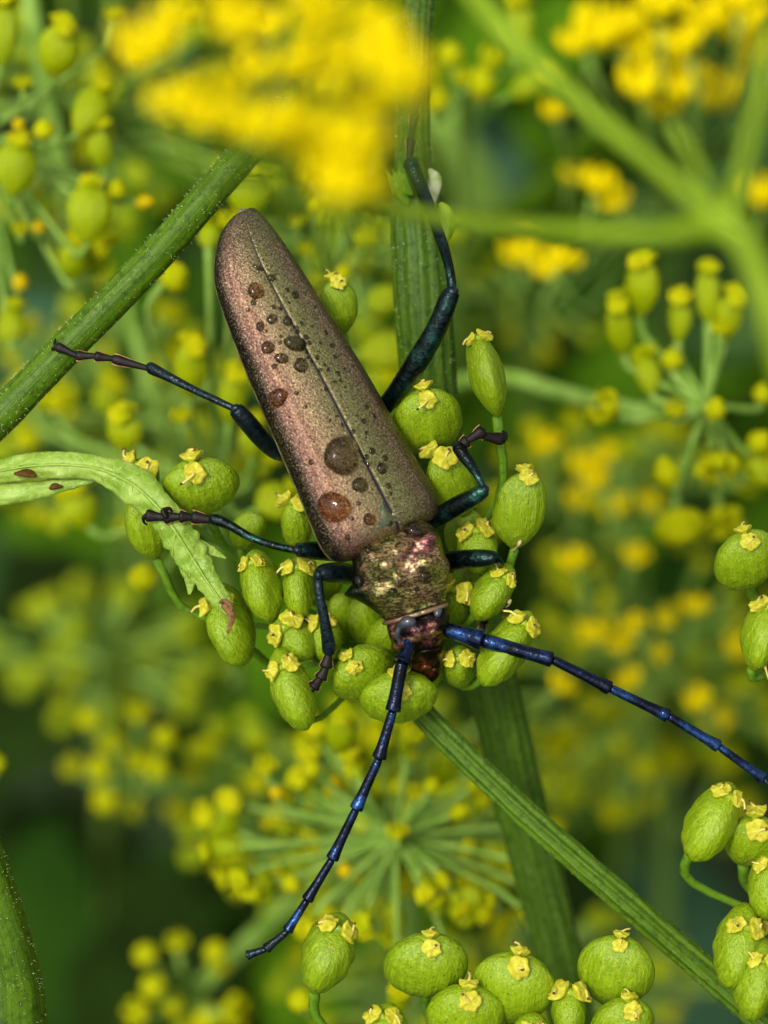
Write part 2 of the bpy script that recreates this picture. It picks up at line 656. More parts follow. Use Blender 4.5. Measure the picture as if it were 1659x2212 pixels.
def hairs(th, paths, count, seed, length=(.010, .022), rad_k=1.0):
    """very short white hairs on a stem"""
    r = random.Random(seed)
    mb = MB()
    pts = catmull([(*P(a, b, c), S(q, c)) for a, b, c, q in paths], 12)
    for _ in range(count):
        i = r.randrange(len(pts) - 1)
        t = r.random()
        p0, p1 = Vector(pts[i][:3]), Vector(pts[i + 1][:3])
        rad = lerp(pts[i][3], pts[i + 1][3], t) * rad_k
        tg = (p1 - p0).normalized()
        c = p0.lerp(p1, t)
        x = tg.orthogonal().normalized()
        yv = tg.cross(x)
        a = r.uniform(0, 6.283)
        n = x * math.cos(a) + yv * math.sin(a)
        q = c + n * rad
        ln = r.uniform(*length)
        tip = q + (n + tg * r.uniform(-.6, .6)).normalized() * ln
        s = tg.cross(n) * 0.0026
        u = tg * 0.0026
        i0 = [mb.vert(q + s), mb.vert(q - s * .5 + u), mb.vert(q - s * .5 - u), mb.vert(tip)]
        mb.face((i0[0], i0[1], i0[3]))
        mb.face((i0[1], i0[2], i0[3]))
        mb.face((i0[2], i0[0], i0[3]))
    o = th.part('hairs', mb, M_HAIR)
    o['kind'] = 'stuff'
    return o

# ------------------------------------------------------------------ stems
def stem_thing(name, label, path, mat, n=28, ribs=0, amp=0.0, nh=0, seed=1, wob=0.05):
    th = Thing(name, label, 'plant stem', P(*path[-1][:3]))
    mb = MB()
    mb.tube(path, sub=10, n=n, ribs=ribs, rib_amp=amp, wob=wob, seed=seed)
    th.part('stalk', mb, mat)
    if nh:
        hairs(th, path, nh, seed)
    return th

LEFT_STEM = [(893, 60, -.95, 26), (840, 70, -.8, 28), (700, 160, -.45, 31), (560, 300, -.25, 33), (480, 387, -.2, 35), (330, 560, -.15, 37), (130, 765, -.1, 38), (0, 900, -.1, 39), (-120, 1020, -.1, 40), (-500, 1420, -1.2, 44), (-1000, 2100, -5, 50)]
stem_thing('parsnip_plant', 'hairy green stem crossing diagonally under the beetle\'s far left hind foot', LEFT_STEM, M_STEM, ribs=9, amp=.012, nh=1500, seed=2)
stem_thing('parsnip_plant', 'bright hairy stem cut off by the bottom left corner', [(-70, 1800, .1, 60), (-35, 1950, .1, 75), (0, 2110, .1, 85), (15, 2300, .1, 92), (40, 2700, -.5, 100), (80, 3400, -3, 110)], M_STEM, ribs=7, amp=.03, nh=1200, seed=3)

THICK = [(908, -60, -1.0, 32), (900, 60, -.9, 32), (893, 200, -.8, 33), (893, 330, -.7, 38), (898, 430, -.62, 52), (908, 560, -.6, 60), (918, 720, -.62, 60), (935, 900, -.75, 58),
         (985, 1180, -1.0, 56), (1065, 1480, -1.35, 54), (1115, 1700, -1.6, 54), (1165, 1900, -1.8, 52), (1205, 2060, -2.0, 50), (1250, 2300, -2.3, 50)]
th = stem_thing('parsnip_plant', 'thick ribbed upright stem passing behind the beetle\'s raised hind leg', THICK, M_STEM_DARK, n=64, ribs=13, amp=.05, nh=1500, seed=4)
# sheath and small pods at its joint
mb = MB()
mb.tube([(868, 372, -.42, 10), (858, 395, -.4, 17), (866, 420, -.42, 14), (880, 440, -.45, 8)], n=10, wob=.5, seed=9)
for k in range(9):
    mb.tube([(850 + k * 5, 420, -.4, 4), (842 + k * 4, 392 - k * 2, -.36, 3), (834 + k * 5, 366 + (k % 3) * 7, -.36, 1.2)], n=5, sub=3)
th.part('sheath', mb, M_PED)
mb = MB()
mb.tube([(930, 445, -.4, 10), (936, 410, -.38, 15), (938, 385, -.38, 12), (928, 366, -.4, 4)], n=10, wob=.6, seed=3)
th.part('bract', mb, plain_noise('bract_papery', '#8ea45a', '#c6c4a0', 18, .7))
mb = MB()
mb.tube([(952, 440, -.32, 6), (962, 460, -.3, 17), (963, 490, -.3, 20), (958, 515, -.3, 13), (950, 530, -.32, 3)], n=14)
th.part('pod', mb, M_FRUIT)

# ------------------------------------------------------------------ the umbel under the beetle
NODE = P(850, 1420, -.78)
CENTRE = [  # apex x, y, base x, y, width, spin, apex w, base w, thickness
    (1028, 722, 1078, 908, 80, 24, .02),
    (917, 850, 938, 975, 158, 4, .0, -.33, 96),
    (945, 985, 1012, 1112, 118, 25, -.10, -.32, 76),
    (1137, 1024, 1112, 1184, 121, 12, .06, -.06, 78),
    (1022, 1124, 1040, 1246, 90, 50, -.22),
    (1102, 1222, 1018, 1347, 84, 48, -.10),
    (1146, 1318, 1038, 1484, 97, 44, -.06),
    (982, 1276, 988, 1352, 66, 60, -.18, -.36, 52),
    (990, 1424, 996, 1452, 92, 70, -.12, -.46, 70),
    (862, 1474, 868, 1546, 170, 2, .0, -.30, 98),
    (757, 1430, 806, 1484, 152, 0, -.04, -.36, 92),
    (596, 1398, 664, 1578, 94, 54, -.02),
    (598, 1334, 682, 1432, 88, 54, -.14),
    (690, 1322, 712, 1432, 80, 50, -.2),
    (492, 1258, 514, 1450, 96, 50, -.22, -.35),
    (558, 1188, 577, 1358, 90, 42, -.12, -.2),
    (642, 1198, 646, 1340, 72, 50, -.16),
    (416, 1006, 446, 1106, 164, 0, .0, -.24, 98),
    (302, 1062, 338, 1206, 104, 40, -.20, -.30, 82),
    (633, 1086, 650, 1192, 74, 60, -.30, -.42, 62),
    (722, 606, 742, 722, 84, 20, -.30, -.36, 70),
    (845, 1345, 815, 1425, 84, 30, -.30, -.52, 72),
    (775, 1300, 800, 1402, 88, 40, -.36, -.52, 74),
    (1012, 1222, 1000, 1334, 90, 40, -.42, -.56, 70),
    (548, 1112, 522, 1186, 76, 30, -.32, -.44, 60),
    (728, 1290, 746, 1384, 76, 30, -.42, -.54, 60),
    (1000, 1105, 1012, 1204, 92, 20, -.46, -.58, 70),
    (298, 1006, 330, 1050, 66, 30, -.12, -.26, 56),
    (700, 1205, 716, 1290, 80, 40, -.44, -.56, 66),
    (918, 1480, 935, 1390, 80, 30, -.46, -.6, 64),
]
th = Thing('parsnip_umbel', 'sharp cluster of green fruits the beetle stands on', 'umbel', P(1680, 2225, -.35))
STEM_C = [(846, 1410, -.80, 22), (880, 1490, -.62, 24), (930, 1560, -.50, 26), (1150, 1772, -.42, 27), (1400, 1990, -.38, 29), (1690, 2240, -.36, 31)]
mb = MB()
mb.tube(STEM_C, sub=12, n=60, ribs=9, rib_amp=.10, wob=.10, seed=6)
th.part('stalk', mb, M_STEM)
hairs(th, STEM_C, 500, 8, (.004, .010), 1.04)
for i, s in enumerate(CENTRE):
    st = i not in (21, 22, 23, 24, 25, 26, 28, 29)
    b, y = (add_edge if len(s) < 9 else add_fruit)(th, s, i, stylo=st)
    pedicel(th, b, y, NODE, 7.5 if i else 9, 6)
M_DRY = plain_noise('stamen_dry', '#8a6a44', '#cdbb90', 30)
# little brown withered stamens caught between the fruits
for q in ((1105, 1190, 1122, 1172), (1092, 1312, 1100, 1300), (700, 1405, 712, 1398)):
    mb = MB()
    mb.tube([(q[0], q[1], -.1, 2.5), ((q[0] + q[2]) / 2 + 4, (q[1] + q[3]) / 2, -.06, 2.5), (q[2], q[3], -.04, 5), (q[2] + 4, q[3] - 4, -.04, 3)], n=6, sub=3)
    th.part('withered_stamen', mb, M_DRY)

# ------------------------------------------------------------------ cluster at the bottom edge
th = Thing('parsnip_umbel', 'cluster of round green fruits along the bottom edge', 'umbel', P(1000, 2700, -.8))
NODE_B = P(1040, 2480, -.75)
BOTTOM = [
    (738, 1980, 670, 2162, 120, 36, .0),
    (930, 2034, 918, 2142, 190, 4, .06, -.22, 110),
    (1120, 2074, 1102, 2206, 182, -6, .06, -.20, 108),
    (1340, 2032, 1312, 2170, 172, -8, .04, -.16, 104),
    (1014, 2146, 1006, 2244, 176, 2, .10, -.20, 108),
    (1230, 2128, 1226, 2262, 78, 32, .0),
    (1362, 2170, 1330, 2266, 142, 10, .10, -.12, 96),
    (850, 2170, 820, 2290, 100, 50, .0, -.3),
    (1150, 2190, 1150, 2320, 100, 50, .05),
]
for i, s in enumerate(BOTTOM):
    b, y = (add_edge if len(s) < 9 else add_fruit)(th, s, i + 2)
    pedicel(th, b, y, NODE_B, 10 if i == 0 else 8, 7, bend=.2)
mb = MB()
mb.tube([(1040, 2470, -.75, 24), (1030, 2550, -.78, 26), (1000, 2700, -.8, 28)], n=20, ribs=9, rib_amp=.05)
th.part('stalk', mb, M_STEM)

# ------------------------------------------------------------------ cluster at the right edge, low
th = Thing('parsnip_umbel', 'cluster of green fruits at the lower right edge', 'umbel', P(1900, 2300, -.8))
NODE_R = P(1780, 2060, -.7)
RIGHT = [
    (1580, 1688, 1488, 1862, 108, 42, .0),
    (1632, 1775, 1606, 1866, 124, 6, .0, -.22, 84),
    (1656, 1840, 1650, 1990, 80, 45, .0),
    (1612, 1953, 1568, 2138, 102, 54, .0),
    (1644, 2026, 1614, 2216, 98, 52, .06),
    (1665, 2020, 1650, 2060, 70, 50, -.1, -.3, 60),
]
for i, s in enumerate(RIGHT):
    b, y = (add_edge if len(s) < 9 else add_fruit)(th, s, i + 1)
    pedicel(th, b, y, NODE_R, 10, 8, bend=.3)
mb = MB()
mb.tube([(1780, 2060, -.7, 24), (1840, 2160, -.75, 26), (1900, 2300, -.8, 28)], n=20, ribs=9, rib_amp=.05)
th.part('stalk', mb, M_STEM)

th = Thing('parsnip_umbel', 'pair of green fruits at the right edge beside a pale stamen', 'umbel', P(1900, 1500, -.8))
NODE_E = P(1780, 1400, -.6)
for i, s in enumerate([(1612, 1158, 1618, 1268, 150, 6, .04, -.24, 90), (1658, 1298, 1626, 1458, 88, 30, .0)]):
    b, y = (add_edge if len(s) < 9 else add_fruit)(th, s, i + 3)
    pedicel(th, b, y, NODE_E, 9, 8, bend=.2)
mb = MB()
mb.tube([(1780, 1400, -.6, 24), (1840, 1440, -.7, 26), (1900, 1500, -.8, 28)], n=20, ribs=9, rib_amp=.05)
th.part('stalk', mb, M_STEM)
mb = MB()
mb.tube([(1690, 1500, .0, 2), (1665, 1475, .05, 2.2), (1655, 1448, .08, 2.4), (1652, 1436, .08, 5), (1652, 1426, .08, 6), (1653, 1419, .08, 3)], n=8, sub=4)
th.part('stamen', mb, M_STYLE)

# ------------------------------------------------------------------ wilted leaf
lm = Nodes('wilted_leaf', 0.5, 0.35)
lv = lm.obj(rnd=False)
vein = lm.n('TexVoronoi', feature='DISTANCE_TO_EDGE')
vein.inputs['Scale'].default_value = 17
wv = lm.n('Mapping')
dn = lm.n('TexNoise')
dn.inputs['Scale'].default_value = 9
lm.l(lv, dn.inputs['Vector'])
lm.l(lm.mix(0.08, lv, dn.outputs['Color']), vein.inputs['Vector'])
ln1 = lm.noise(lv, 7, 4)
base = lm.mix(lm.ramp(ln1, [(0.35, 0.0), (0.65, 1.0)]), lin('#769826'), lin('#96b248'))
base = lm.mix(lm.ramp(vein.outputs[0], [(0.0, 0.35), (0.05, 0.0)]), base, lin('#b6ca64'))
ln2 = lm.noise(lv, 40, 3)
base = lm.mix(lm.ramp(ln2, [(0.62, 0.0), (0.75, 0.6)]), base, lin('#d4dcb0'))
base = lm.mix(lm.ramp(ln2, [(0.28, 0.9), (0.35, 0.0)]), base, lin('#55701e'))
lm.color(base)
lm.bump(lm.math('ADD', vein.outputs[0], lm.math('MULTIPLY', ln2, 0.3)), 0.35, 0.02)
M_WILT = lm.mat

def ribbon(mb, cl, arch, seed=0, n=10, teeth=0.10, thick=0.006, twist=0.0):
    """leaf strip along a centre line of (x, y, w, half width); arch bends the edges away from the viewer"""
    q = catmull([(*P(a, b, c), S(r, c)) for a, b, c, r in cl], 14)
    top, bot = [], []
    for i, p in enumerate(q):
        c = Vector(p[:3])
        a = Vector(q[max(0, i - 1)][:3])
        b = Vector(q[min(len(q) - 1, i + 1)][:3])
        t = (b - a).normalized()
        side = t.cross(Vector((0, 0, 1))).normalized()
        up = side.cross(t)
        r0, r1 = [], []
        for k in range(n + 1):
            s = k / n * 2 - 1
            tooth = 1 + teeth * (.35 + .65 * smooth(.35, .6, i / len(q))) * mnoise.noise(Vector((i * .30, seed * 3.1, 7 if s > 0 else 2))) * 1.6 * abs(s) ** 3
            x = s * p[3] * tooth
            h = -arch * p[3] * (abs(s) ** 2.0) + 0.10 * p[3] * math.exp(-(s / .12) ** 2) * -1
            h += .16 * p[3] * mnoise.noise(Vector((s * 2.2, i * .20, seed))) + .07 * p[3] * mnoise.noise(Vector((s * 6, i * .5, seed + 4)))
            pt = c + side * x + up * h
            r0.append(mb.vert(pt, (s, i / len(q), 0)))
            r1.append(mb.vert(pt - up * thick, (s, i / len(q), 0)))
        top.append(r0)
        bot.append(r1)
    for i in range(len(q) - 1):
        for k in range(n):
            mb.face((top[i][k], top[i][k + 1], top[i + 1][k + 1], top[i + 1][k]))
            mb.face((bot[i][k], bot[i + 1][k], bot[i + 1][k + 1], bot[i][k + 1]))
        mb.face((top[i][0], top[i + 1][0], bot[i + 1][0], bot[i][0]))
        mb.face((top[i][n], bot[i][n], bot[i + 1][n], top[i + 1][n]))

th = Thing('wilted_leaf', 'pale curled leaf drooping under the beetle\'s left middle foot', 'leaf', P(-60, 1060, -.1))
mb = MB()
LEAFC = [(-420, 1180, -.6, 8), (-200, 1085, -.25, 15), (-60, 1035, -.10, 22), (30, 1012, -.02, 30), (120, 1004, .05, 36), (210, 1012, .08, 38), (285, 1046, .10, 44), (340, 1095, .12, 45), (380, 1150, .12, 44), (415, 1205, .10, 38),
         (447, 1255, .10, 33), (474, 1293, .10, 29), (492, 1318, .09, 17), (497, 1332, .08, 5)]
ribbon(mb, [(a_, b_, c_, d_ * (.84 + .10 * math.sin(a_ * .05))) for a_, b_, c_, d_ in LEAFC], .52, 1, n=16, teeth=.13)
ribbon(mb, [(398, 1180, .05, 26), (408, 1225, .04, 22), (411, 1258, .02, 12), (409, 1284, .0, 3)], .3, 2, n=6)
ribbon(mb, [(400, 1165, .05, 20), (430, 1180, .04, 16), (460, 1192, .02, 10), (488, 1206, .0, 2)], .3, 3, n=6)
blade_o = th.part('blade', mb, M_WILT)
mb = MB()
mb.tube([(a_, b_, c_ + .002, max(1.5, d_ * .07)) for a_, b_, c_, d_ in LEAFC[:-1]], sub=8, n=8)
for k in range(5, 12):
    a_, b_, c_, d_ = LEAFC[k]
    a2, b2 = LEAFC[k + 1][:2]
    tx, ty = a2 - a_, b2 - b_
    tl = math.hypot(tx, ty)
    tx, ty = tx / tl, ty / tl
    for sg in (-1, 1):
        nx, ny = -ty * sg, tx * sg
        mb.tube([(a_, b_, c_, 1.6), (a_ + (nx * .4 + tx * .4) * d_, b_ + (ny * .4 + ty * .4) * d_, c_ - .012, 1.3), (a_ + (nx * .75 + tx * .9) * d_, b_ + (ny * .75 + ty * .9) * d_, c_ - .035, 1.0)], sub=4, n=6)
th.part('midrib', mb, plain_noise('vein_pale', '#84a430', '#98b44a', 20))
mb = MB()
ribbon(mb, [(-400, 1176, -.62, 8), (-200, 1120, -.3, 16), (-60, 1078, -.12, 24), (30, 1066, -.08, 22), (100, 1054, -.05, 18), (170, 1040, -.02, 12), (220, 1030, .0, 4)], .5, 5, n=8)
th.part('folded_lobe', mb, M_WILT)
mb = MB()
mb.tube([(486, 1306, .12, 10), (497, 1322, .16, 9), (501, 1338, .18, 7), (496, 1354, .18, 5), (492, 1368, .17, 2.5)], n=8, flat=(Vector((0, 0, 1)), .5))
mb.tube([(474, 1302, .13, 3), (486, 1298, .15, 5), (498, 1308, .17, 5), (499, 1322, .17, 4)], n=7)
th.part('withered_tip', mb, plain_noise('leaf_tip_brown', '#5e3f24', '#8a6640', 25, .7, .15))
for (x, y, rx, ry, ang, wz) in ((56, 1023, 24, 9, 4, .05), (120, 1051, 15, 7, -6, -.01)):
    mb = MB()
    ring0 = None
    ca, sa = math.cos(R_(ang)), math.sin(R_(ang))
    for j, (q, dz) in enumerate(((1.0, -.03), (.9, -.004), (.5, .002))):
        ring = []
        for k in range(16):
            t = 2 * math.pi * k / 16
            rr = q * (1 + .18 * math.sin(3 * t + x))
            ex, ey = math.cos(t) * rx * rr, math.sin(t) * ry * rr
            ring.append(mb.vert(P(x + ex * ca - ey * sa, y + ex * sa + ey * ca, wz + dz)))
        if ring0:
            mb.ring_faces(ring, ring0)
        ring0 = ring
    mb.cap(ring0, P(x, y, wz + .003), True)
    th.part('dead_patch', mb, plain_noise('dead_patch', '#3e280f', '#6e4f22', 22, .85, .08))

# ------------------------------------------------------------------ beetle
def beetle_metal(name, build, rough=0.42, metal=0.85, bump=0.6, bscale=75, bdist=0.006):
    m = Nodes(name, rough, 0.5, metal)
    build(m, bscale)
    g = m.noise(m.obj(rnd=False), bscale, 3, 0.6)
    m.bump(g, bump, bdist)
    return m.mat

def elytra_color(m, bs):
    a = m.n('Attribute', attribute_name='tuv')
    sep = m.n('SeparateXYZ')
    m.l(a.outputs['Vector'], sep.inputs[0])
    lo = m.noise(m.obj(rnd=False), 5, 3)
    q = m.math('ADD', m.math('MULTIPLY', sep.outputs[0], 0.5), m.math('ADD', 0.5, m.math('MULTIPLY', m.math('SUBTRACT', lo, 0.5), 0.10)))  # left-to-right tint: angle-dependent iridescent sheen put into the colour
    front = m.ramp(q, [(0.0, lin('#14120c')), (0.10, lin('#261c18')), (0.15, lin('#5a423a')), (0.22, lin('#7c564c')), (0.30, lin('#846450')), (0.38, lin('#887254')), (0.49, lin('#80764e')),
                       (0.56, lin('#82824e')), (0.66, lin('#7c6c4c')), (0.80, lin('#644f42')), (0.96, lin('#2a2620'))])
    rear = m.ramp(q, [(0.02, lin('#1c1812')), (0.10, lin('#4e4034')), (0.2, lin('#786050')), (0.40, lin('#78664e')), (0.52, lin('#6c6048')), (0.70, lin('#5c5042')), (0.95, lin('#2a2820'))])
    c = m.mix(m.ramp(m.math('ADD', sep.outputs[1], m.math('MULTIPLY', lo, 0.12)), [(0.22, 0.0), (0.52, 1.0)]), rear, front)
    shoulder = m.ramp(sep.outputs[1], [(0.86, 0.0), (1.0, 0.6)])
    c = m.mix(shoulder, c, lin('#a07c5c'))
    gr = m.noise(m.obj(rnd=False), 90, 4, 0.75)
    c = m.mix(m.ramp(gr, [(0.38, 0.9), (0.47, 0.0)]), c, lin('#1e1812'))
    c = m.mix(m.ramp(gr, [(0.53, 0.0), (0.63, 0.6)]), c, lin('#cdb98a'))
    m.color(c)

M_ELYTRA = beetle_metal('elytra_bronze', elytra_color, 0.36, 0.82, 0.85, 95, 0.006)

def simple_color(stops, sc, dark='#14100c', dk=0.6):
    def f(m, bs):
        n1 = m.noise(m.obj(rnd=False), sc, 4, 0.6)
        c = m.ramp(n1, stops)
        gr = m.noise(m.obj(rnd=False), bs * 1.0, 3, 0.7)
        c = m.mix(m.ramp(gr, [(0.36, dk), (0.5, 0.0)]), c, lin(dark))
        m.color(c)
    return f

def pron_color(m, bs):
    n1 = m.noise(m.obj(rnd=False), 5.0, 2, 0.5)
    c = m.ramp(n1, [(0.34, lin('#8ea45a')), (0.44, lin('#c8b470')), (0.55, lin('#dcb488')), (0.64, lin('#cc8c7c')), (0.74, lin('#a8566c'))])
    tc = m.n('TexCoord')
    mp = m.n('Mapping')
    mp.inputs['Rotation'].default_value = (0, 0, R_(-18))
    mp.inputs['Scale'].default_value = (14, 40, 20)
    m.l(tc.outputs['Object'], mp.inputs['Vector'])
    wr = m.noise(mp.outputs['Vector'], 1.6, 4, 0.6)
    line = m.ramp(wr, [(0.40, 0.0), (0.46, 1.0), (0.50, 1.0), (0.56, 0.0)])
    pit = m.noise(m.obj(rnd=False), 11, 3, 0.6)
    c = m.mix(m.ramp(pit, [(0.55, 0.0), (0.63, 0.7)]), c, lin('#1c1d10'))
    c = m.mix(m.math('MULTIPLY', line, 0.9), c, lin('#1e1a10'))
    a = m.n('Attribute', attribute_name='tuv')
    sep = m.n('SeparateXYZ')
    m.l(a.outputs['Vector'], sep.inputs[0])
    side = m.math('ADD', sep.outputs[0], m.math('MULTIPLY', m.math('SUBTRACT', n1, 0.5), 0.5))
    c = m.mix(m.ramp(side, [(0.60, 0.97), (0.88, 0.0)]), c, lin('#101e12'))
    m.color(c)

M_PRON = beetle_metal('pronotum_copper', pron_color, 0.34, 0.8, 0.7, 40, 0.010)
M_HEAD = beetle_metal('head_copper', simple_color([(0.42, lin('#0e0a09')), (0.52, lin('#2c1a18')), (0.60, lin('#84504c')), (0.68, lin('#b8965a'))], 9), 0.32, 0.75, 0.7, 34, 0.012)
M_SUTURE = beetle_metal('suture_purple', simple_color([(0.3, lin('#120b12')), (0.6, lin('#281a26'))], 8, dk=.3), 0.6, 0.1, 0.2)
M_SCUT = beetle_metal('scutellum_green', simple_color([(0.35, lin('#2e3a2a')), (0.5, lin('#56705a')), (0.64, lin('#7e7650'))], 9), 0.32, 0.8, 0.5)
M_LEG = beetle_metal('leg_green_black', simple_color([(0.32, lin('#090f0f')), (0.52, lin('#122826')), (0.68, lin('#2c584c'))], 7, '#040707', .85), 0.22, 0.75, 0.8, 34, 0.010)
M_LEG_D = beetle_metal('leg_blue_black', simple_color([(0.3, lin('#0a0f12')), (0.6, lin('#20323a'))], 7, '#040707', .85), 0.24, 0.6, 0.8, 34, 0.010)
M_TARSUS = plain_noise('tarsus_brown_black', '#0a0605', '#1c120c', 30, .5, .22, .4, .006)
M_PAD = plain_noise('tarsus_pad_gold', '#7a5a28', '#b48c4c', 30, .6)
M_ANT = beetle_metal('antenna_blue', simple_color([(0.32, lin('#080b14')), (0.52, lin('#111d38')), (0.68, lin('#2c5490'))], 6, '#05070c', .8), 0.20, 0.7, 0.6, 36, 0.008)
M_EYE = plain_noise('eye_grey', '#2a2d33', '#4a4d55', 12, .18, .6)
M_BELLY = plain_noise('belly_black', '#0f120c', '#2a2c1e', 18, .35, .5, .4, .01)
M_RIM = plain_noise('rim_pale', '#5c4a34', '#9c8a66', 16, .4, .5)
M_MOUTH = beetle_metal('mouth_copper', simple_color([(0.38, lin('#0e0806')), (0.54, lin('#2e160e')), (0.66, lin('#8a4e30'))], 8), 0.25, 0.7, 0.4)

BT = Thing('longhorn_beetle', 'bronze and pink metallic longhorn beetle with blue antennae, wet with droplets', 'beetle', P(840, 1180, -.2))
ROLL = R_(24)
ES = [  # centre x, y, w, apparent half width
    (528, 459, .02, 3), (527, 462, .03, 20), (524, 474, .05, 34), (524, 497, .07, 51), (533, 540, .10, 71), (553, 598, .12, 87), (618, 730, .14, 103), (687, 863, .15, 115),
    (755, 1000, .16, 123), (806, 1103, .15, 131), (827, 1143, .13, 128), (836, 1160, .10, 112), (840, 1168, .06, 84)]
q = catmull(ES, 8)
AX_D = (P(817, 1125) - P(562, 598)).normalized()
SIDE = AX_D.cross(Vector((0, 0, 1))).normalized()
if SIDE.x < 0:
    SIDE = -SIDE
UPV = Vector((0, 0, 1))
C_UP = (UPV * math.cos(ROLL) + SIDE * math.sin(ROLL)).normalized()
C_SIDE = (SIDE * math.cos(ROLL) - UPV * math.sin(ROLL)).normalized()
BRATIO = 0.60

def ely_point(i, tau, off=0.0):
    x, y, wz, hd = q[i]
    c = P(x, y, wz)
    h = S(hd, wz)
    b = h * BRATIO
    a = math.sqrt(max(1e-8, h * h - (b * math.sin(ROLL)) ** 2)) / math.cos(ROLL)
    s, co = math.sin(tau), math.cos(tau)
    lx = a * math.copysign(abs(s) ** 0.90, s)
    lz = b * math.copysign(abs(co) ** 0.90, co)
    k = i / (len(q) - 1)
    # shoulder bump and a faint long rib on each wing case
    rib = 0.010 * math.exp(-((abs(tau) - 0.75) / .10) ** 2) * smooth(.15, .5, k) * (1 - smooth(.9, 1, k))
    shoulder = 0.025 * math.exp(-((abs(tau) - 1.05) / .22) ** 2 - ((k - .91) / .05) ** 2)
    dip = -0.016 * math.exp(-(tau / .5) ** 2) * smooth(.84, .96, k)
    groove = -0.008 * math.exp(-(abs(tau) / .018) ** 2)
    e = lx / max(1e-6, a)
    nrm = (C_SIDE * s + C_UP * co)
    return c + C_SIDE * lx + C_UP * lz + nrm * (off + rib + shoulder + dip + groove * min(1, h / .15))

ELY_POLY = []
taus = [0.0, .026, .05, .07] + [.07 + (1.85 - .07) * k / 26 for k in range(1, 27)]
bv_v, bv_f = [], []
for sgn, nm in ((-1, 'elytron'), (1, 'elytron')):
    mb = MB()
    rows = []
    for i in range(len(q)):
        rows.append([mb.vert(ely_point(i, sgn * t) if t > 0 else ely_point(i, sgn * 0.004), (sgn * min(1, t / 1.6), i / (len(q) - 1), 0)) for t in taus])
    for i in range(len(q) - 1):
        for k in range(len(taus) - 1):
            f = (rows[i][k], rows[i][k + 1], rows[i + 1][k + 1], rows[i + 1][k])
            mb.face(f if sgn > 0 else f[::-1], 1 if k < 1 else (2 if 1.60 < taus[k] < 1.74 else 0))
    off = len(bv_v)
    bv_v += [v.copy() for v in mb.v]
    bv_f += [tuple(x + off for x in f) for f in mb.f]
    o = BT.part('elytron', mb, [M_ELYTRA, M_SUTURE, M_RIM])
    o['label'] = 'pinkish bronze wing case with large droplets' if sgn < 0 else 'olive bronze wing case with fine droplets'
    sm = o.modifiers.new('thickness', 'SOLIDIFY')
    sm.thickness = 0.012
    sm.offset = -1
# belly under the wing cases
mb = MB()
rings = []
for i in range(len(q)):
    x, y, wz, hd = q[i]
    c = P(x, y, wz)
    h = S(hd, wz)
    b = h * BRATIO
    a = math.sqrt(max(1e-8, h * h - (b * math.sin(ROLL)) ** 2)) / math.cos(ROLL)
    ring = []
    seg = 1 - .05 * abs(math.sin(i * .55))
    for k in range(26):
        t = 2 * math.pi * k / 26
        lx = math.sin(t) * a * .965 * (seg if math.cos(t) < 0 else 1)
        lz = math.cos(t) * (b * .80 if math.cos(t) > 0 else b * .95 * seg)
        ring.append(mb.vert(c + C_SIDE * lx + C_UP * lz, (math.cos(t), 0, 0)))
    if rings:
        mb.ring_faces(rings[-1], ring)
    rings.append(ring)
mb.cap(rings[0], P(*q[0][:3]), True)
mb.cap(rings[-1], P(*q[-1][:3]), False)
BT.part('abdomen', mb, M_BELLY)

ELY_V, ELY_F = list(bv_v), list(bv_f)
mb = MB()
mb.tube([(546, 480, .02, 14), (532, 466, .03, 13), (522, 458, .04, 9), (517, 455, .04, 4)], n=12, sub=4)
BT.part('abdomen_tip', mb, plain_noise('abdomen_tip_grey', '#5c5850', '#8a867a', 20, .5))
# pronotum
PS = [(838, 1138, .0, 58), (841, 1146, .06, 79), (846, 1160, .11, 91), (855, 1195, .15, 99), (863, 1225, .16, 101), (872, 1255, .15, 99), (881, 1283, .13, 90), (890, 1305, .10, 77), (896, 1320, .07, 69), (899, 1329, .05, 66)]
pq = catmull(PS, 6)
PRA = (P(897, 1322) - P(849, 1160)).normalized()
PSIDE = PRA.cross(Vector((0, 0, 1))).normalized()
if PSIDE.x < 0:
    PSIDE = -PSIDE
RP = R_(12)
PUP = (UPV * math.cos(RP) + PSIDE * math.sin(RP)).normalized()
PSD = (PSIDE * math.cos(RP) - UPV * math.sin(RP)).normalized()
BUMPS = [(869, 1180, 12, .06), (918, 1166, 15, .07), (836, 1216, 24, .07), (866, 1254, 16, .05), (914, 1216, 20, .05), (800, 1192, 18, .05), (875, 1225, 14, -.03), (890, 1190, 10, -.03), (840, 1255, 10, -.03), (756, 1280, 16, .075), (958, 1222, 18, .02),
         (818, 1290, 14, .02), (893, 1285, 14, .016), (880, 1214, 12, -.02), (855, 1290, 10, -.012)]
mb = MB()
rings = []
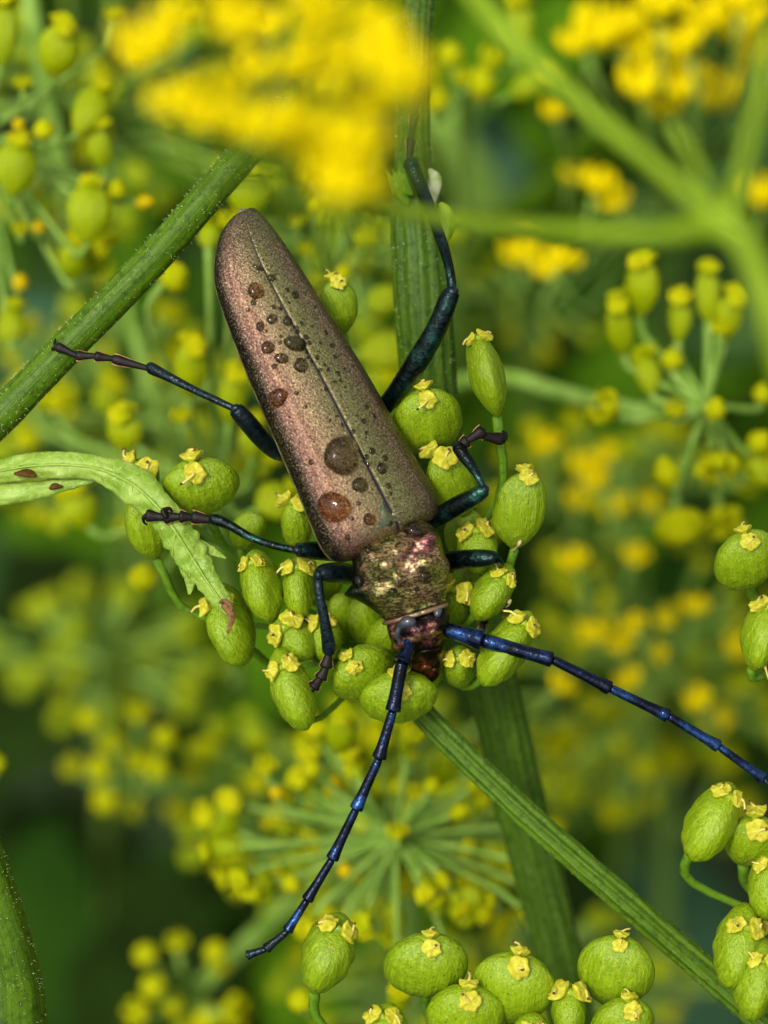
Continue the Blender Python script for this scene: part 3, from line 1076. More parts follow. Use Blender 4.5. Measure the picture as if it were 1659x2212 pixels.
for i, (x, y, wz, hd) in enumerate(pq):
    c = P(x, y, wz)
    h = S(hd, wz)
    ring = []
    k01 = i / (len(pq) - 1)
    for k in range(56):
        t = 2 * math.pi * k / 56
        s, co = math.sin(t), math.cos(t)
        lx = h * math.copysign(abs(s) ** .9, s)
        lz = h * .78 * math.copysign(abs(co) ** .85, co)
        lat = math.exp(-((abs(s) - 1) / .05) ** 2) * math.exp(-((k01 - .55) / .08) ** 2) * (.03 if s < 0 else .01)   # side spines
        nr = PSD * s + PUP * co
        pt = c + PSD * lx + PUP * lz + nr * lat
        for bx, by, br, bh in BUMPS:
            d2 = ((pt.x - P(bx, by, pt.z).x) ** 2 + (pt.y - P(bx, by, pt.z).y) ** 2) / S(br) ** 2
            if d2 < 6 and co > -.2:
                pt += nr * bh * math.exp(-d2)
        pt += nr * (.014 * mnoise.noise(pt * 9) + .003 * mnoise.noise(pt * 34))
        # ridges across at both ends
        pt += nr * .008 * math.sin(k01 * 60) * (smooth(.75, .9, k01) + 1 - smooth(.1, .22, k01))
        ring.append(mb.vert(pt, (co * .5 + .5, k01, 0)))
    if rings:
        mb.ring_faces(rings[-1], ring)
    rings.append(ring)
mb.cap(rings[0], P(836, 1128, .1), True)
mb.cap(rings[-1], P(899, 1330, .07), False)
off = len(bv_v)
bv_v += [v.copy() for v in mb.v]
bv_f += [tuple(x + off for x in f) for f in mb.f]
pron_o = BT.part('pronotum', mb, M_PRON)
# collar ring
mb = MB()
pts = []
for k in range(41):
    t = 2 * math.pi * k / 40
    c = P(897, 1326, .08)
    h = S(70)
    p = c + PSD * math.sin(t) * h * 1.0 + PUP * math.cos(t) * h * .82
    pts.append((*p, S(5)))
mb.tube3(pts, n=8)
BT.part('collar', mb, beetle_metal('collar_tan', simple_color([(0.3, lin('#6b4a3c')), (0.6, lin('#a88a6a'))], 6, dk=.4), .4, .6, .4), parent=pron_o)
# black knobs on the pronotum rim
ALLB = BVHTree.FromPolygons(bv_v, bv_f)
CAMP = Vector((0, 0, DIST))

def on_beetle(x, y):
    d = (P(x, y, 0) - CAMP).normalized()
    h = ALLB.ray_cast(CAMP, d)
    if h[0] is None:
        return None
    n = h[1] if h[1].dot(d) < 0 else -h[1]
    return h[0], n

# scutellum
ELYB = BVHTree.FromPolygons(ELY_V, ELY_F)
mb = MB()
rows = []
for i in range(8):
    u = i / 7
    row = []
    for k in range(7):
        t = k / 6
        x = lerp(826, lerp(818, 866, t), u)
        y = lerp(1084, lerp(1141, 1123, t), u)
        dd = (P(x, y, 0) - CAMP).normalized()
        h_ = ELYB.ray_cast(CAMP, dd)
        if h_[0] is None or h_[0].z < .2:
            h_ = (P(x, y, .30),)
        edge = min(t, 1 - t) * 2
        row.append(mb.vert(h_[0] - dd * (.019 + .008 * edge * min(1, u * 2)), (t, u, 0)))
    rows.append(row)
for i in range(7):
    for k in range(6):
        mb.face((rows[i][k], rows[i + 1][k], rows[i + 1][k + 1], rows[i][k + 1]), 1 if k in (0, 5) else 0)
BT.part('scutellum', mb, [M_SCUT, M_SCUT])

# head
HS = [(897, 1316, .05, 64), (902, 1336, .08, 69), (904, 1355, .10, 68), (905, 1375, .09, 62), (906, 1395, .05, 56), (909, 1415, .0, 50), (912, 1435, -.06, 44), (914, 1450, -.11, 38), (915, 1462, -.16, 27), (915, 1468, -.19, 12)]
hq = catmull(HS, 5)
mb = MB()
rings = []
HB = [(908, 1368, 13, .034), (948, 1356, 17, .036), (916, 1338, 6, -.02), (927, 1362, 5, -.03), (884, 1344, 12, .016), (922, 1330, 8, .012), (925, 1418, 18, .014), (868, 1376, 12, -.03)]
for i, (x, y, wz, hd) in enumerate(hq):
    c = P(x, y, wz)
    h = S(hd, wz)
    ring = []
    k01 = i / (len(hq) - 1)
    for k in range(44):
        t = 2 * math.pi * k / 44
        s, co = math.sin(t), math.cos(t)
        nr = PSD * s + PUP * co
        hs_ = PSD.lerp(Vector((1, 0, 0)), .75 * smooth(.3, .8, k01)).normalized()
        pt = c + hs_ * h * math.copysign(abs(s) ** .85, s) + PUP * h * .72 * math.copysign(abs(co) ** .8, co)
        for bx, by, br, bh in HB:
            d2 = ((pt.x - P(bx, by, pt.z).x) ** 2 + (pt.y - P(bx, by, pt.z).y) ** 2) / S(br) ** 2
            if d2 < 6 and co > 0:
                pt += nr * bh * math.exp(-d2)
        pt += nr * .012 * mnoise.noise(pt * 20)
        ring.append(mb.vert(pt, (co * .5 + .5, k01, 0)))
    if rings:
        mb.ring_faces(rings[-1], ring, 1 if k01 > .5 else 0)
    rings.append(ring)
mb.cap(rings[0], P(*hq[0][:3]), True)
mb.cap(rings[-1], P(*hq[-1][:3]), False, 1)
head_o = BT.part('head', mb, [M_HEAD, M_MOUTH])
hv = BVHTree.FromPolygons(mb.v, mb.f)

def on_head(x, y, lift=0.0):
    d = (P(x, y, 0) - CAMP).normalized()
    h = hv.ray_cast(CAMP, d)
    return (h[0] - d * lift) if h[0] is not None else P(x, y, .05)

def head_tube(pts):
    return catmull([(*on_head(x, y, l), S(r)) for x, y, l, r in pts], 5)

mb = MB()
mb.tube3(head_tube([(894, 1348, 0, 9), (886, 1343, 0, 13), (875, 1345, 0, 13), (865, 1354, 0, 9), (859, 1366, 0, 6), (859, 1378, 0, 5), (866, 1388, 0, 3)]), n=12)
BT.part('eye', mb, M_EYE, parent=head_o)
mb = MB()
mb.tube3(head_tube([(941, 1308, 0, 6), (944, 1314, 0, 10), (945, 1322, .005, 10), (944, 1331, 0, 6)]), n=12)
BT.part('eye', mb, M_EYE, parent=head_o)
for sx in (-1, 1):
    mb = MB()
    mb.tube([(914 + sx * 22, 1438, -.05, 14), (915 + sx * 22, 1454, -.09, 13), (915 + sx * 15, 1466, -.12, 9), (916 + sx * 5, 1472, -.16, 3)], n=10)
    BT.part('mandible', mb, M_MOUTH, parent=head_o)
mb = MB()
mb.tube3(head_tube([(902, 1410, 0, 3), (916, 1407, .006, 4), (932, 1404, .006, 5), (948, 1397, 0, 4)]), n=8)
BT.part('clypeus', mb, M_MOUTH, parent=head_o)
mb = MB()
mb.tube3(head_tube([(908, 1446, .002, 5), (916, 1440, .01, 7), (926, 1440, .008, 6), (930, 1446, 0, 4)]), n=8)
BT.part('labrum', mb, M_MOUTH, parent=head_o)

# antennae
def seg_tube(pts_a, pts_b, r0, r1, bulge=1.25, waist=.7):
    r0, r1 = r0 * 1.22, r1 * 1.22
    """antenna segment: thin root, swelling towards its end"""
    a, b = P(*pts_a), P(*pts_b)
    L = (b - a).length
    out = []
    for t, k in ((0, waist), (.06, .80), (.3, .86), (.6, .95), (.82, 1.10), (.93, bulge), (.985, bulge * .98), (1.0, bulge * .7)):
        p = a.lerp(b, t)
        out.append((*p, S(lerp(r0, r1, t) * k)))
    return out

def antenna(pts, label):
    hub = BT.hub('antenna')
    hub['label'] = label
    for i in range(len(pts) - 1):
        (x0, y0, w0, r0), (x1, y1, w1, r1) = pts[i], pts[i + 1]
        a = (x0, y0, w0)
        b = (lerp(x0, x1, .985), lerp(y0, y1, .985), lerp(w0, w1, .985))
        mb = MB()
        mb.tube3(catmull(seg_tube(a, b, r0, r1, 1.28 if i else 1.12, .72), 2), n=14)
        BT.part('antenna_segment', mb, M_ANT if i < len(pts) - 3 or i < 5 else M_LEG_D, parent=hub)

antenna([(966, 1360, .12, 17), (1046, 1384, .18, 17), (1196, 1426, .20, 10.5), (1320, 1488, .18, 10), (1446, 1548, .16, 9.5), (1555, 1614, .14, 9), (1652, 1684, .12, 8.5), (1740, 1756, .10, 8), (1820, 1830, .08, 7.5)], 'blue antenna sweeping to the right')
antenna([(872, 1362, .12, 9), (888, 1392, .18, 12), (868, 1432, .21, 15), (848, 1538, .20, 10.5), (818, 1640, .18, 10), (768, 1750, .15, 9.5), (716, 1858, .12, 9), (662, 1946, .10, 8.5), (620, 2012, .08, 8), (574, 2050, .06, 7.5), (533, 2064, .05, 7)], 'blue antenna pointing to the bottom')

# legs
def flatseg(mb, a, b, r, m=0):
    pts = [(*a.lerp(b, -.12), r * .6), (*a.lerp(b, .25), r * .75), (*a.lerp(b, .6), r * .95), (*a.lerp(b, .86), r * 1.2), (*b, r * .95), (*a.lerp(b, 1.04), r * .5)]
    mb.tube3(catmull(pts, 2), n=10, flat=(Vector((0, 0, 1)), .6), m=m)

def leg(label, femur, tibia, tarsus, claw, mat=M_LEG, tr=9):
    hub = BT.hub('leg')
    hub['label'] = label
    mb = MB()
    mb.tube([(a_, b_, c_, d_ * .92) for a_, b_, c_, d_ in femur], sub=6, n=18, wob=.06, seed=len(label))
    # knee lobes
    x, y, wz, r = femur[-1]
    k = P(x, y, wz)
    BT.part('femur', mb, mat, parent=hub)
    mb = MB()
    mb.tube([(x - 3, y - 3, wz + .012, r * .55), (x, y, wz + .02, r * .75), (tibia[0][0], tibia[0][1], tibia[0][2], tibia[0][3] * 1.1)], n=10, sub=3)
    BT.part('knee', mb, M_LEG_D, parent=hub)
    mb = MB()
    mb.tube([(a_, b_, c_, d_ * 1.08) for a_, b_, c_, d_ in tibia], sub=6, n=14, wob=.08, seed=len(label))
    BT.part('tibia', mb, mat, parent=hub)
    pts = [P(*t) for t in tarsus]
    for i in range(len(pts) - 1):
        mb = MB()
        flatseg(mb, pts[i], pts[i + 1], S(tr * .86))
        if i < len(pts) - 2:
            d = (pts[i + 1] - pts[i])
            sd_ = d.cross(Vector((0, 0, 1))).normalized()
            for sg in (-1, 1):
                u = pts[i].lerp(pts[i + 1], .45) + sd_ * sg * S(tr * .62) - Vector((0, 0, S(3)))
                v = pts[i].lerp(pts[i + 1], 1.0) + sd_ * sg * S(tr * 1.05) - Vector((0, 0, S(3)))
                mb.tube3([(*u, S(2)), (*u.lerp(v, .6), S(3.2)), (*v, S(2))], n=6, m=1)
        BT.part('tarsal_segment', mb, [M_TARSUS, M_PAD], parent=hub)
    for c in claw:
        mb = MB()
        mb.tube([(a_, b_, c_, d_ * 1.25) for a_, b_, c_, d_ in c], n=7, sub=4)
        BT.part('claw', mb, M_TARSUS, parent=hub)

leg('raised hind leg reaching up the thick stem',
    [(826, 884, -.08, 20), (860, 842, .02, 23), (905, 775, .14, 26), (945, 705, .22, 25), (968, 648, .26, 23), (977, 630, .26, 19)],
    [(978, 640, .27, 9), (972, 585, .24, 10), (955, 525, .12, 11), (935, 470, -.02, 12), (912, 410, -.16, 14), (890, 360, -.22, 16), (883, 350, -.24, 13)],
    [(884, 350, -.26), (888, 300, -.30), (896, 244, -.34), (900, 205, -.36), (905, 160, -.40)],
    [[(905, 162, -.40, 4), (912, 146, -.4, 3), (920, 142, -.44, 1.5)], [(905, 162, -.40, 4), (900, 144, -.4, 3), (896, 138, -.44, 1.5)]], M_LEG, 11)
leg('hind leg stretched to the hairy diagonal stem',
    [(640, 985, -.08, 14), (600, 976, .0, 20), (560, 942, .12, 22), (526, 902, .22, 22), (509, 884, .24, 18)],
    [(508, 884, .25, 7), (470, 866, .22, 7.5), (415, 840, .16, 8), (360, 812, .1, 10), (328, 796, .06, 12), (322, 794, .05, 9)],
    [(328, 798, .05), (244, 775, .04), (205, 769, .04), (165, 768, .03), (122, 748, .02)],
    [[(126, 750, .02, 4), (118, 743, .02, 3), (120, 732, .0, 1.5)], [(126, 750, .02, 4), (115, 752, .02, 3), (112, 758, -.02, 1.5)]], M_LEG_D, 11)
leg('middle leg resting on the wilted leaf',
    [(735, 1196, -.10, 16), (715, 1194, .0, 20), (690, 1190, .14, 22), (660, 1188, .22, 20), (642, 1188, .25, 16)],
    [(644, 1190, .25, 8), (590, 1178, .24, 8), (540, 1160, .22, 8.5), (495, 1134, .2, 10), (465, 1122, .18, 12), (460, 1119, .17, 9)],
    [(468, 1124, .17), (415, 1117, .16), (388, 1116, .16), (355, 1118, .15), (316, 1113, .14)],
    [[(318, 1113, .14, 5), (310, 1118, .14, 3.5), (311, 1128, .12, 2.5), (318, 1134, .1, 1.2)], [(360, 1118, .18, 5), (352, 1104, .18, 5), (366, 1098, .17, 3), (372, 1106, .16, 2)]], M_LEG, 14)
leg('bent front leg with brown foot on a fruit',
    [(775, 1244, -.10, 20), (750, 1240, .0, 25), (722, 1238, .14, 25), (702, 1238, .22, 22), (688, 1242, .25, 16)],
    [(686, 1244, .25, 9), (690, 1285, .24, 10), (700, 1335, .2, 11), (708, 1380, .14, 13), (712, 1405, .1, 14), (712, 1412, .09, 9)],
    [(711, 1408, .09), (704, 1442, .08), (692, 1466, .07), (676, 1486, .07), (648, 1504, .06)],
    [[(650, 1502, .06, 4), (643, 1498, .06, 3), (638, 1496, .04, 1.5)], [(650, 1502, .06, 4), (648, 1510, .05, 3), (646, 1518, .03, 1.5)]], M_LEG_D, 14)
leg('middle leg with folded foot gripping a fruit stalk',
    [(905, 1150, -.12, 14), (935, 1126, .0, 20), (975, 1100, .12, 23), (1015, 1078, .2, 22), (1040, 1063, .24, 18), (1047, 1057, .24, 14)],
    [(1047, 1058, .24, 7), (1034, 1032, .22, 8), (1018, 1006, .18, 11), (1000, 982, .15, 13), (990, 966, .13, 13), (986, 960, .12, 8)],
    [(984, 968, .13), (1010, 952, .13), (1044, 930, .12), (1032, 940, .12), (1086, 949, .07)],
    [[(1082, 950, .07, 7), (1091, 946, .07, 5), (1091, 936, .06, 3.5), (1085, 931, .05, 2)], [(1082, 948, .05, 5), (1088, 954, .03, 3.5), (1091, 948, .01, 2)]], M_LEG, 14)
leg('front leg tucked behind the fruits beside the head',
    [(940, 1216, -.10, 16), (965, 1214, -.02, 22), (1000, 1208, .06, 22), (1040, 1206, .12, 21), (1064, 1206, .14, 18), (1072, 1208, .14, 13)],
    [(1068, 1206, .14, 7), (1078, 1212, .10, 7), (1080, 1228, .0, 8), (1070, 1262, -.14, 9), (1058, 1300, -.22, 10), (1050, 1325, -.26, 10)],
    [(1052, 1320, -.26), (1044, 1345, -.3), (1040, 1365, -.32), (1038, 1390, -.34)],
    [[(1038, 1388, -.34, 4), (1034, 1398, -.34, 3), (1030, 1402, -.36, 1.5)]], M_LEG, 10)

# ------------------------------------------------------------------ water droplets
wm = Nodes('water', 0.0, 1.0)
wm.b.inputs['Transmission Weight'].default_value = 1.0
wm.b.inputs['IOR'].default_value = 1.33
wm.color((0.27, 0.25, 0.15, 1))
M_WATER = wm.mat
wm2 = Nodes('water_amber', 0.0, 1.0)
wm2.b.inputs['Transmission Weight'].default_value = 1.0
wm2.b.inputs['IOR'].default_value = 1.33
wm2.color((0.40, 0.25, 0.11, 1))
M_AMBER = wm2.mat

def drop_mesh(seed, mat):
    """flattened bead of water with a steep rim; unit radius, z up, the foot a little below 0"""
    r = random.Random(seed)
    mb = MB()
    NU = 28
    ph = [r.uniform(0, 6) for _ in range(3)]
    rings = []
    for (rr, z) in [(.84, -.14), (.90, -.05), (.97, .10), (1.0, .27), (.97, .46), (.88, .63), (.72, .78), (.50, .88), (.26, .93)]:
        ring = []
        for k in range(NU):
            t = 2 * math.pi * k / NU
            a = 1 + .05 * math.sin(2 * t + ph[0]) + .035 * math.sin(3 * t + ph[1]) + .02 * math.sin(5 * t + ph[2])
            ring.append(mb.vert((math.cos(t) * rr * a, math.sin(t) * rr * a, z)))
        if rings:
            mb.ring_faces(rings[-1], ring)
        rings.append(ring)
    mb.cap(rings[0], (0, 0, -.13), True)
    mb.cap(rings[-1], (0, 0, .945), False)
    return mb.mesh('water_droplet', mat)

DROPS = [drop_mesh(i, M_WATER) for i in range(4)]
DROPS_A = [drop_mesh(i + 10, M_AMBER) for i in range(2)]

def droplet(x, y, r, label, i=0, amber=False, el=1.0, ang=0.0, lift=1.0, group='water droplets on the beetle'):
    hit = on_beetle(x, y)
    if hit is None:
        return
    p, n = hit
    o = bpy.data.objects.new('water_droplet', (DROPS_A if amber else DROPS)[i % (2 if amber else 4)])
    COL.objects.link(o)
    t = Vector((math.cos(R_(ang)), math.sin(R_(ang)), 0))
    xx = (t - n * t.dot(n)).normalized()
    yy = n.cross(xx)
    rc = S(r, p.z) * 1.08
    m = Matrix((xx, yy, n)).transposed().to_4x4()
    o.matrix_world = BASIS @ Matrix.Translation(p) @ m @ Matrix.Diagonal((rc * el, rc / el ** .5, rc * 1.0 * lift, 1))
    o['label'] = label
    o['category'] = 'droplet'
    o['group'] = group

BIG = [
    (736, 986, 38, 'largest water droplet, olive, beside the wing seam near the shoulders', 0, False, 1, 0),
    (724, 1094, 32, 'large amber water droplet near the beetle\'s left shoulder', 0, True, 1.03, 30),
    (603, 858, 19, 'amber water droplet near the outer edge at mid wing', 1, True, 1.05, 60),
    (552, 630, 17, 'round amber droplet highest of the larger ones on the wing case', 0, True, 1, 0),
    (636, 744, 18, 'wide oval droplet lying crosswise by the seam', 1, False, 1.25, -10),
    (649, 790, 15, 'droplet lowest in the upper group, next to the seam', 2, False, 1.05, 40),
    (578, 752, 14, 'squarish dark droplet at the outer side of the upper group', 3, False, 1.0, 20),
    (608, 775, 12.5, 'oval droplet between the squarish one and the seam', 1, False, 1.15, -15),
    (776, 1048, 16, 'medium olive droplet below the largest droplet', 3, False, 1, 0),
    (797, 1122, 13, 'amber droplet at the rear edge of the wing case, beside the scutellum', 1, True, .95, 0),
    (824, 1013, 12, 'droplet right of the seam level with the largest droplet', 2, False, 1, 0),
    (637, 638, 9, 'lone droplet just right of the seam, high on the wing', 0, False, 1, 0),
    (587, 691, 11, 'droplet at the top left of the upper group', 2, False, 1.05, 10),
    (620, 695, 10.5, 'droplet at the top of the upper group, nearest the seam', 1, False, 1, 70),
    (562, 706, 10, 'small upright droplet at the left of the upper group', 3, False, 1.1, 80),
    (638, 714, 10, 'droplet just above the wide oval droplet', 0, False, 1, 0),
    (586, 601, 9, 'small droplet above the round amber one, towards the seam', 3, False, 1, 0),
    (557, 580, 8, 'flat smeared droplet nearest the wing tip', 1, False, 1.5, -25),
    (548, 654, 7.5, 'small bead just below the round amber droplet', 0, False, 1, 0),
    (784, 911, 7, 'small bead right of the seam at mid wing, upper one', 1, False, 1, 0),
    (803, 975, 8, 'small bead right of the seam above the pair near the shoulder', 2, False, 1, 0),
    (830, 990, 7.5, 'small bead nearest the right flank by the shoulder', 0, False, 1, 0),
    (795, 1003, 7, 'bead sitting on the seam beside the largest droplet', 3, False, 1, 0),
    (762, 932, 6, 'bead sitting on the seam above the largest droplet', 3, False, 1.1, 60),
    (674, 998, 7, 'small bead on the pink flank left of the largest droplet', 2, False, 1, 0),
    (748, 1043, 5, 'tiny bead left of the medium olive droplet', 2, False, 1, 0),
    (838, 1050, 7, 'bead right of the seam above the right shoulder, upper one', 1, False, 1, 0),
    (842, 1067, 6, 'bead right of the seam above the right shoulder, lower one', 0, False, 1, 0),
    (838, 1128, 9, 'bead on the green scutellum', 0, False, 1.2, 0),
    (752, 1160, 7, 'bead at the very rear corner of the left wing case', 0, False, 1, 0),
    (867, 1181, 12, 'pink tinted droplet in the middle of the thorax shield', 1, False, 1, 0),
    (898, 1148, 22, 'dark droplet at the rear edge of the thorax shield', 2, False, 1.2, 10),
    (917, 1246, 15, 'dark round droplet on the right half of the thorax shield', 3, False, 1, 0),
    (848, 1278, 10, 'dark droplet low on the left half of the thorax shield', 0, False, 1, 0),
    (796, 1188, 9, 'droplet at the rear left corner of the thorax shield', 1, False, 1.1, 0),
    (900, 1272, 6, 'tiny bead below the dark round droplet on the thorax', 1, False, 1, 0),
    (776, 1256, 14, 'droplet hanging on the left side spine of the thorax', 2, False, 1.1, 40),
]
for x, y, r, lab, i, am, el, an in BIG:
    droplet(x, y, r, lab, i, am, el, an)
small = [(536, 628), (536, 672), (556, 660), (600, 622), (619, 628), (613, 644), (623, 655), (641, 676), (660, 688), (672, 706), (650, 700), (604, 668), (590, 664), (570, 726), (574, 716), (604, 712), (606, 728),
         (660, 730), (690, 742), (652, 752), (660, 762), (664, 774), (684, 774), (672, 782), (640, 766), (618, 758), (604, 742), (592, 792), (596, 800), (652, 812), (700, 790), (708, 800), (728, 808), (734, 822),
         (722, 826), (744, 838), (756, 856), (727, 900), (768, 898), (790, 936), (738, 920), (814, 930), (778, 960), (790, 988), (820, 1004), (812, 1028), (728, 1062), (842, 1036), (868, 1060), (790, 1070),
         (690, 800), (676, 760), (668, 742), (702, 842), (748, 870), (660, 716), (545, 600), (570, 590), (531, 700), (600, 818), (680, 664), (694, 690), (702, 720), (716, 748), (722, 772), (742, 798), (760, 826), (776, 850), (790, 880), (806, 900), (822, 950), (846, 980), (858, 1010), (700, 870), (712, 910), (690, 930), (720, 950), (640, 850), (660, 880), (560, 780), (628, 900), (862, 1084), (880, 1050), (774, 1088), (700, 1130), (760, 1120)]
rs = random.Random(3)
for i, (x, y) in enumerate(small):
    side = 'left' if x - 534 < (y - 458) * .458 + 6 else 'right'
    droplet(x, y, rs.uniform(3.6, 6.8), 'tiny water bead among the fine beads on the %s' % ('pinkish wing case' if side == 'left' else 'olive wing case'), i, False, rs.uniform(.95, 1.15), rs.uniform(0, 180), group='fine beads on the ' + ('pinkish' if side == 'left' else 'olive') + ' wing case')

# ------------------------------------------------------------------ background and foreground umbels
def bg_cluster(name, label, node, wn, items, stem, mat_ray=M_RAY_BG, rr=6, stem_r=16, style=True, cat='umbel', ray_w=None, extra_rays=(), k=1.2, size=1.0):
    """items: (kind, x, y, height, width, angle, w); kind g = green fruit, y = yellow bud, o = orange bud, f = flower"""
    def far(d):
        return d * k if d < 0 else d * 1.5
    wn = far(wn)
    stem = [(a_, b_, far(c_), d_) for a_, b_, c_, d_ in stem]
    items = [(it[0], it[1], it[2], it[3] * size, it[4] * size, it[5], far(it[6])) for it in items]
    extra_rays = [[(a_, b_, far(c_), d_) for a_, b_, c_, d_ in pts] for pts in extra_rays]
    th = Thing(name, label, cat, P(*stem[-1][:3]))
    N = P(*node, wn)
    r = random.Random(len(label) + int(node[0]))
    for i, (k, x, y, H, W, ang, wz) in enumerate(items):
        a = R_(ang)
        dx, dy = math.sin(a), -math.cos(a)
        if k == 'g':
            tl = r.uniform(-.06, .12)
            spec = (x + dx * H / 2, y + dy * H / 2, x - dx * H / 2, y - dy * H / 2, W, r.uniform(-30, 30), wz + tl, wz - tl, W * .75)
            b, yv = add_fruit(th, spec, i, FRUITS_BG, stylo=1.15 * (DIST - wz) / DIST if style else False)
        else:
            me = {'y': BUD_Y, 'o': BUD_O, 'f': FLOWER_Y}[k]
            yv = Vector((dx, -dy, r.uniform(.3, .9))).normalized()
            c = P(x, y, wz)
            rad_x, rad_y = S(W / 2, wz), S(H / 2, wz)
            quat = Vector((0, 1, 0)).rotation_difference(yv).to_matrix().to_4x4()
            th.put('flower' if k == 'f' else 'bud', me[i % len(me)], mat=Matrix.Translation(c - th.base) @ quat @ Matrix.Diagonal((rad_x, rad_y, rad_x, 1)))
            b = c - yv * rad_y * .9
        pedicel(th, b, yv, N, rr, rr * .9, mat_ray, bend=.15, r_w=wz)
    for pts in extra_rays:
        mb = MB()
        mb.tube(pts, sub=6, n=12, ribs=6, rib_amp=.04)
        th.part('ray', mb, mat_ray)
    mb = MB()
    mb.tube([(node[0], node[1], wn + .25, stem_r * .8), (*node, wn, stem_r * 1.3)] + [tuple(s) for s in stem], sub=6, n=12, ribs=6, rib_amp=.04)
    th.part('stalk', mb, mat_ray)
    return th

# left top, moderately blurred
bg_cluster('parsnip_umbel', 'blurred fruit cluster in the upper left corner', (-40, 300), -3.4, [
    ('g', 124, 112, 130, 104, 10, -2.6), ('g', 6, 75, 150, 80, 4, -2.6), ('g', 190, 240, 120, 84, 28, -2.8), ('g', 216, 318, 110, 68, -8, -2.9), ('g', 34, 366, 130, 104, 6, -2.6),
    ('g', 192, 462, 140, 118, 4, -2.5), ('y', 95, 280, 56, 54, 0, -2.4), ('y', 50, 182, 48, 46, 0, -2.6), ('y', 250, 410, 52, 52, 20, -2.6), ('y', 46, 496, 44, 44, 0, -3), ('o', 40, 268, 34, 32, 0, -2.6),
    ('o', 84, 490, 36, 34, 0, -3), ('o', 312, 437, 58, 34, 88, -2.7), ('y', 245, 34, 50, 46, 0, -3), ('g', 160, 566, 90, 76, 0, -3), ('g', 210, 560, 80, 60, 20, -3.2), ('g', 28, 705, 80, 70, 0, -3), ('o', 44, 610, 50, 40, 10, -3)],
    [(-70, 420, -3.8, 18), (-120, 700, -5, 20)], k=1.0, size=.9, rr=6)
bg_cluster('parsnip_umbel', 'yellow green fruits on thin rays behind the left hind leg', (470, 1080), -5.0, [
    ('g', 410, 802, 140, 90, 2, -3.6), ('g', 502, 862, 130, 74, 6, -3.8), ('g', 266, 936, 100, 98, 0, -3.2), ('y', 392, 900, 50, 56, 0, -3.6), ('g', 545, 950, 90, 70, 0, -4), ('g', 590, 1082, 90, 110, 60, -3.6),
    ('y', 376, 596, 76, 90, 60, -3.0), ('g', 172, 1104, 100, 100, -30, -4.6), ('y', 310, 1246, 76, 76, 0, -4.0), ('y', 120, 862, 90, 110, 0, -6.5), ('y', 60, 830, 90, 100, 0, -7), ('g', 240, 860, 90, 90, 0, -6),
    ('g', 560, 1010, 70, 60, 30, -4.2), ('y', 500, 480, 60, 70, 0, -3), ('g', 540, 420, 120, 110, 0, -3.0), ('g', 450, 510, 60, 60, 0, -3.4)],
    [(480, 1200, -6, 18), (520, 1500, -9, 20)], k=.8, size=.85, rr=7)
bg_cluster('parsnip_umbel', 'small yellow buds on thin rays behind the wing tips', (720, 640), -6.0, [
    ('y', 680, 440, 50, 54, 0, -4), ('y', 660, 540, 46, 44, 0, -4), ('y', 790, 512, 60, 60, 20, -4), ('g', 830, 650, 90, 80, 70, -4), ('g', 830, 760, 130, 110, 80, -4.6), ('y', 640, 480, 40, 40, 0, -4.5), ('y', 740, 590, 50, 44, 0, -4),
    ('g', 700, 480, 60, 50, 0, -5), ('g', 760, 440, 60, 50, 0, -5), ('g', 810, 830, 90, 90, 60, -6)],
    [(760, 800, -7, 14), (800, 1100, -9, 16)], k=.8, size=.85, rr=6)
# right, ring of rays
bg_cluster('parsnip_umbel', 'wheel of pale rays and blurred fruits at the right edge', (1525, 882), -3.6, [
    ('g', 1385, 622, 140, 88, 4, -3.6), ('g', 1340, 712, 130, 68, -6, -3.6), ('g', 1467, 692, 110, 58, 4, -3.8), ('g', 1530, 640, 130, 66, 0, -3.8), ('g', 1574, 690, 120, 70, 14, -3.8), ('g', 1400, 810, 96, 66, -10, -3.7),
    ('y', 1452, 776, 60, 56, 0, -3.6), ('y', 1458, 888, 62, 56, 0, -3.4), ('y', 1545, 884, 66, 54, 10, -3.2), ('y', 1312, 884, 92, 92, -60, -3.4), ('y', 1440, 1020, 92, 66, -20, -3.8), ('y', 1548, 1000, 96, 112, 170, -3.8),
    ('y', 1640, 955, 70, 60, 40, -3.8), ('y', 1555, 712, 44, 50, 0, -3.4), ('y', 1648, 850, 60, 50, 0, -4), ('g', 1640, 1015, 70, 100, 60, -4), ('y', 1470, 1140, 90, 130, 170, -4.6), ('y', 1560, 1120, 80, 110, 170, -4.8)],
    [(1440, 896, -4.7, 17), (1250, 858, -5.0, 18), (1090, 815, -5.2, 19), (960, 830, -5.6, 20)], rr=8, k=.8, size=.88)
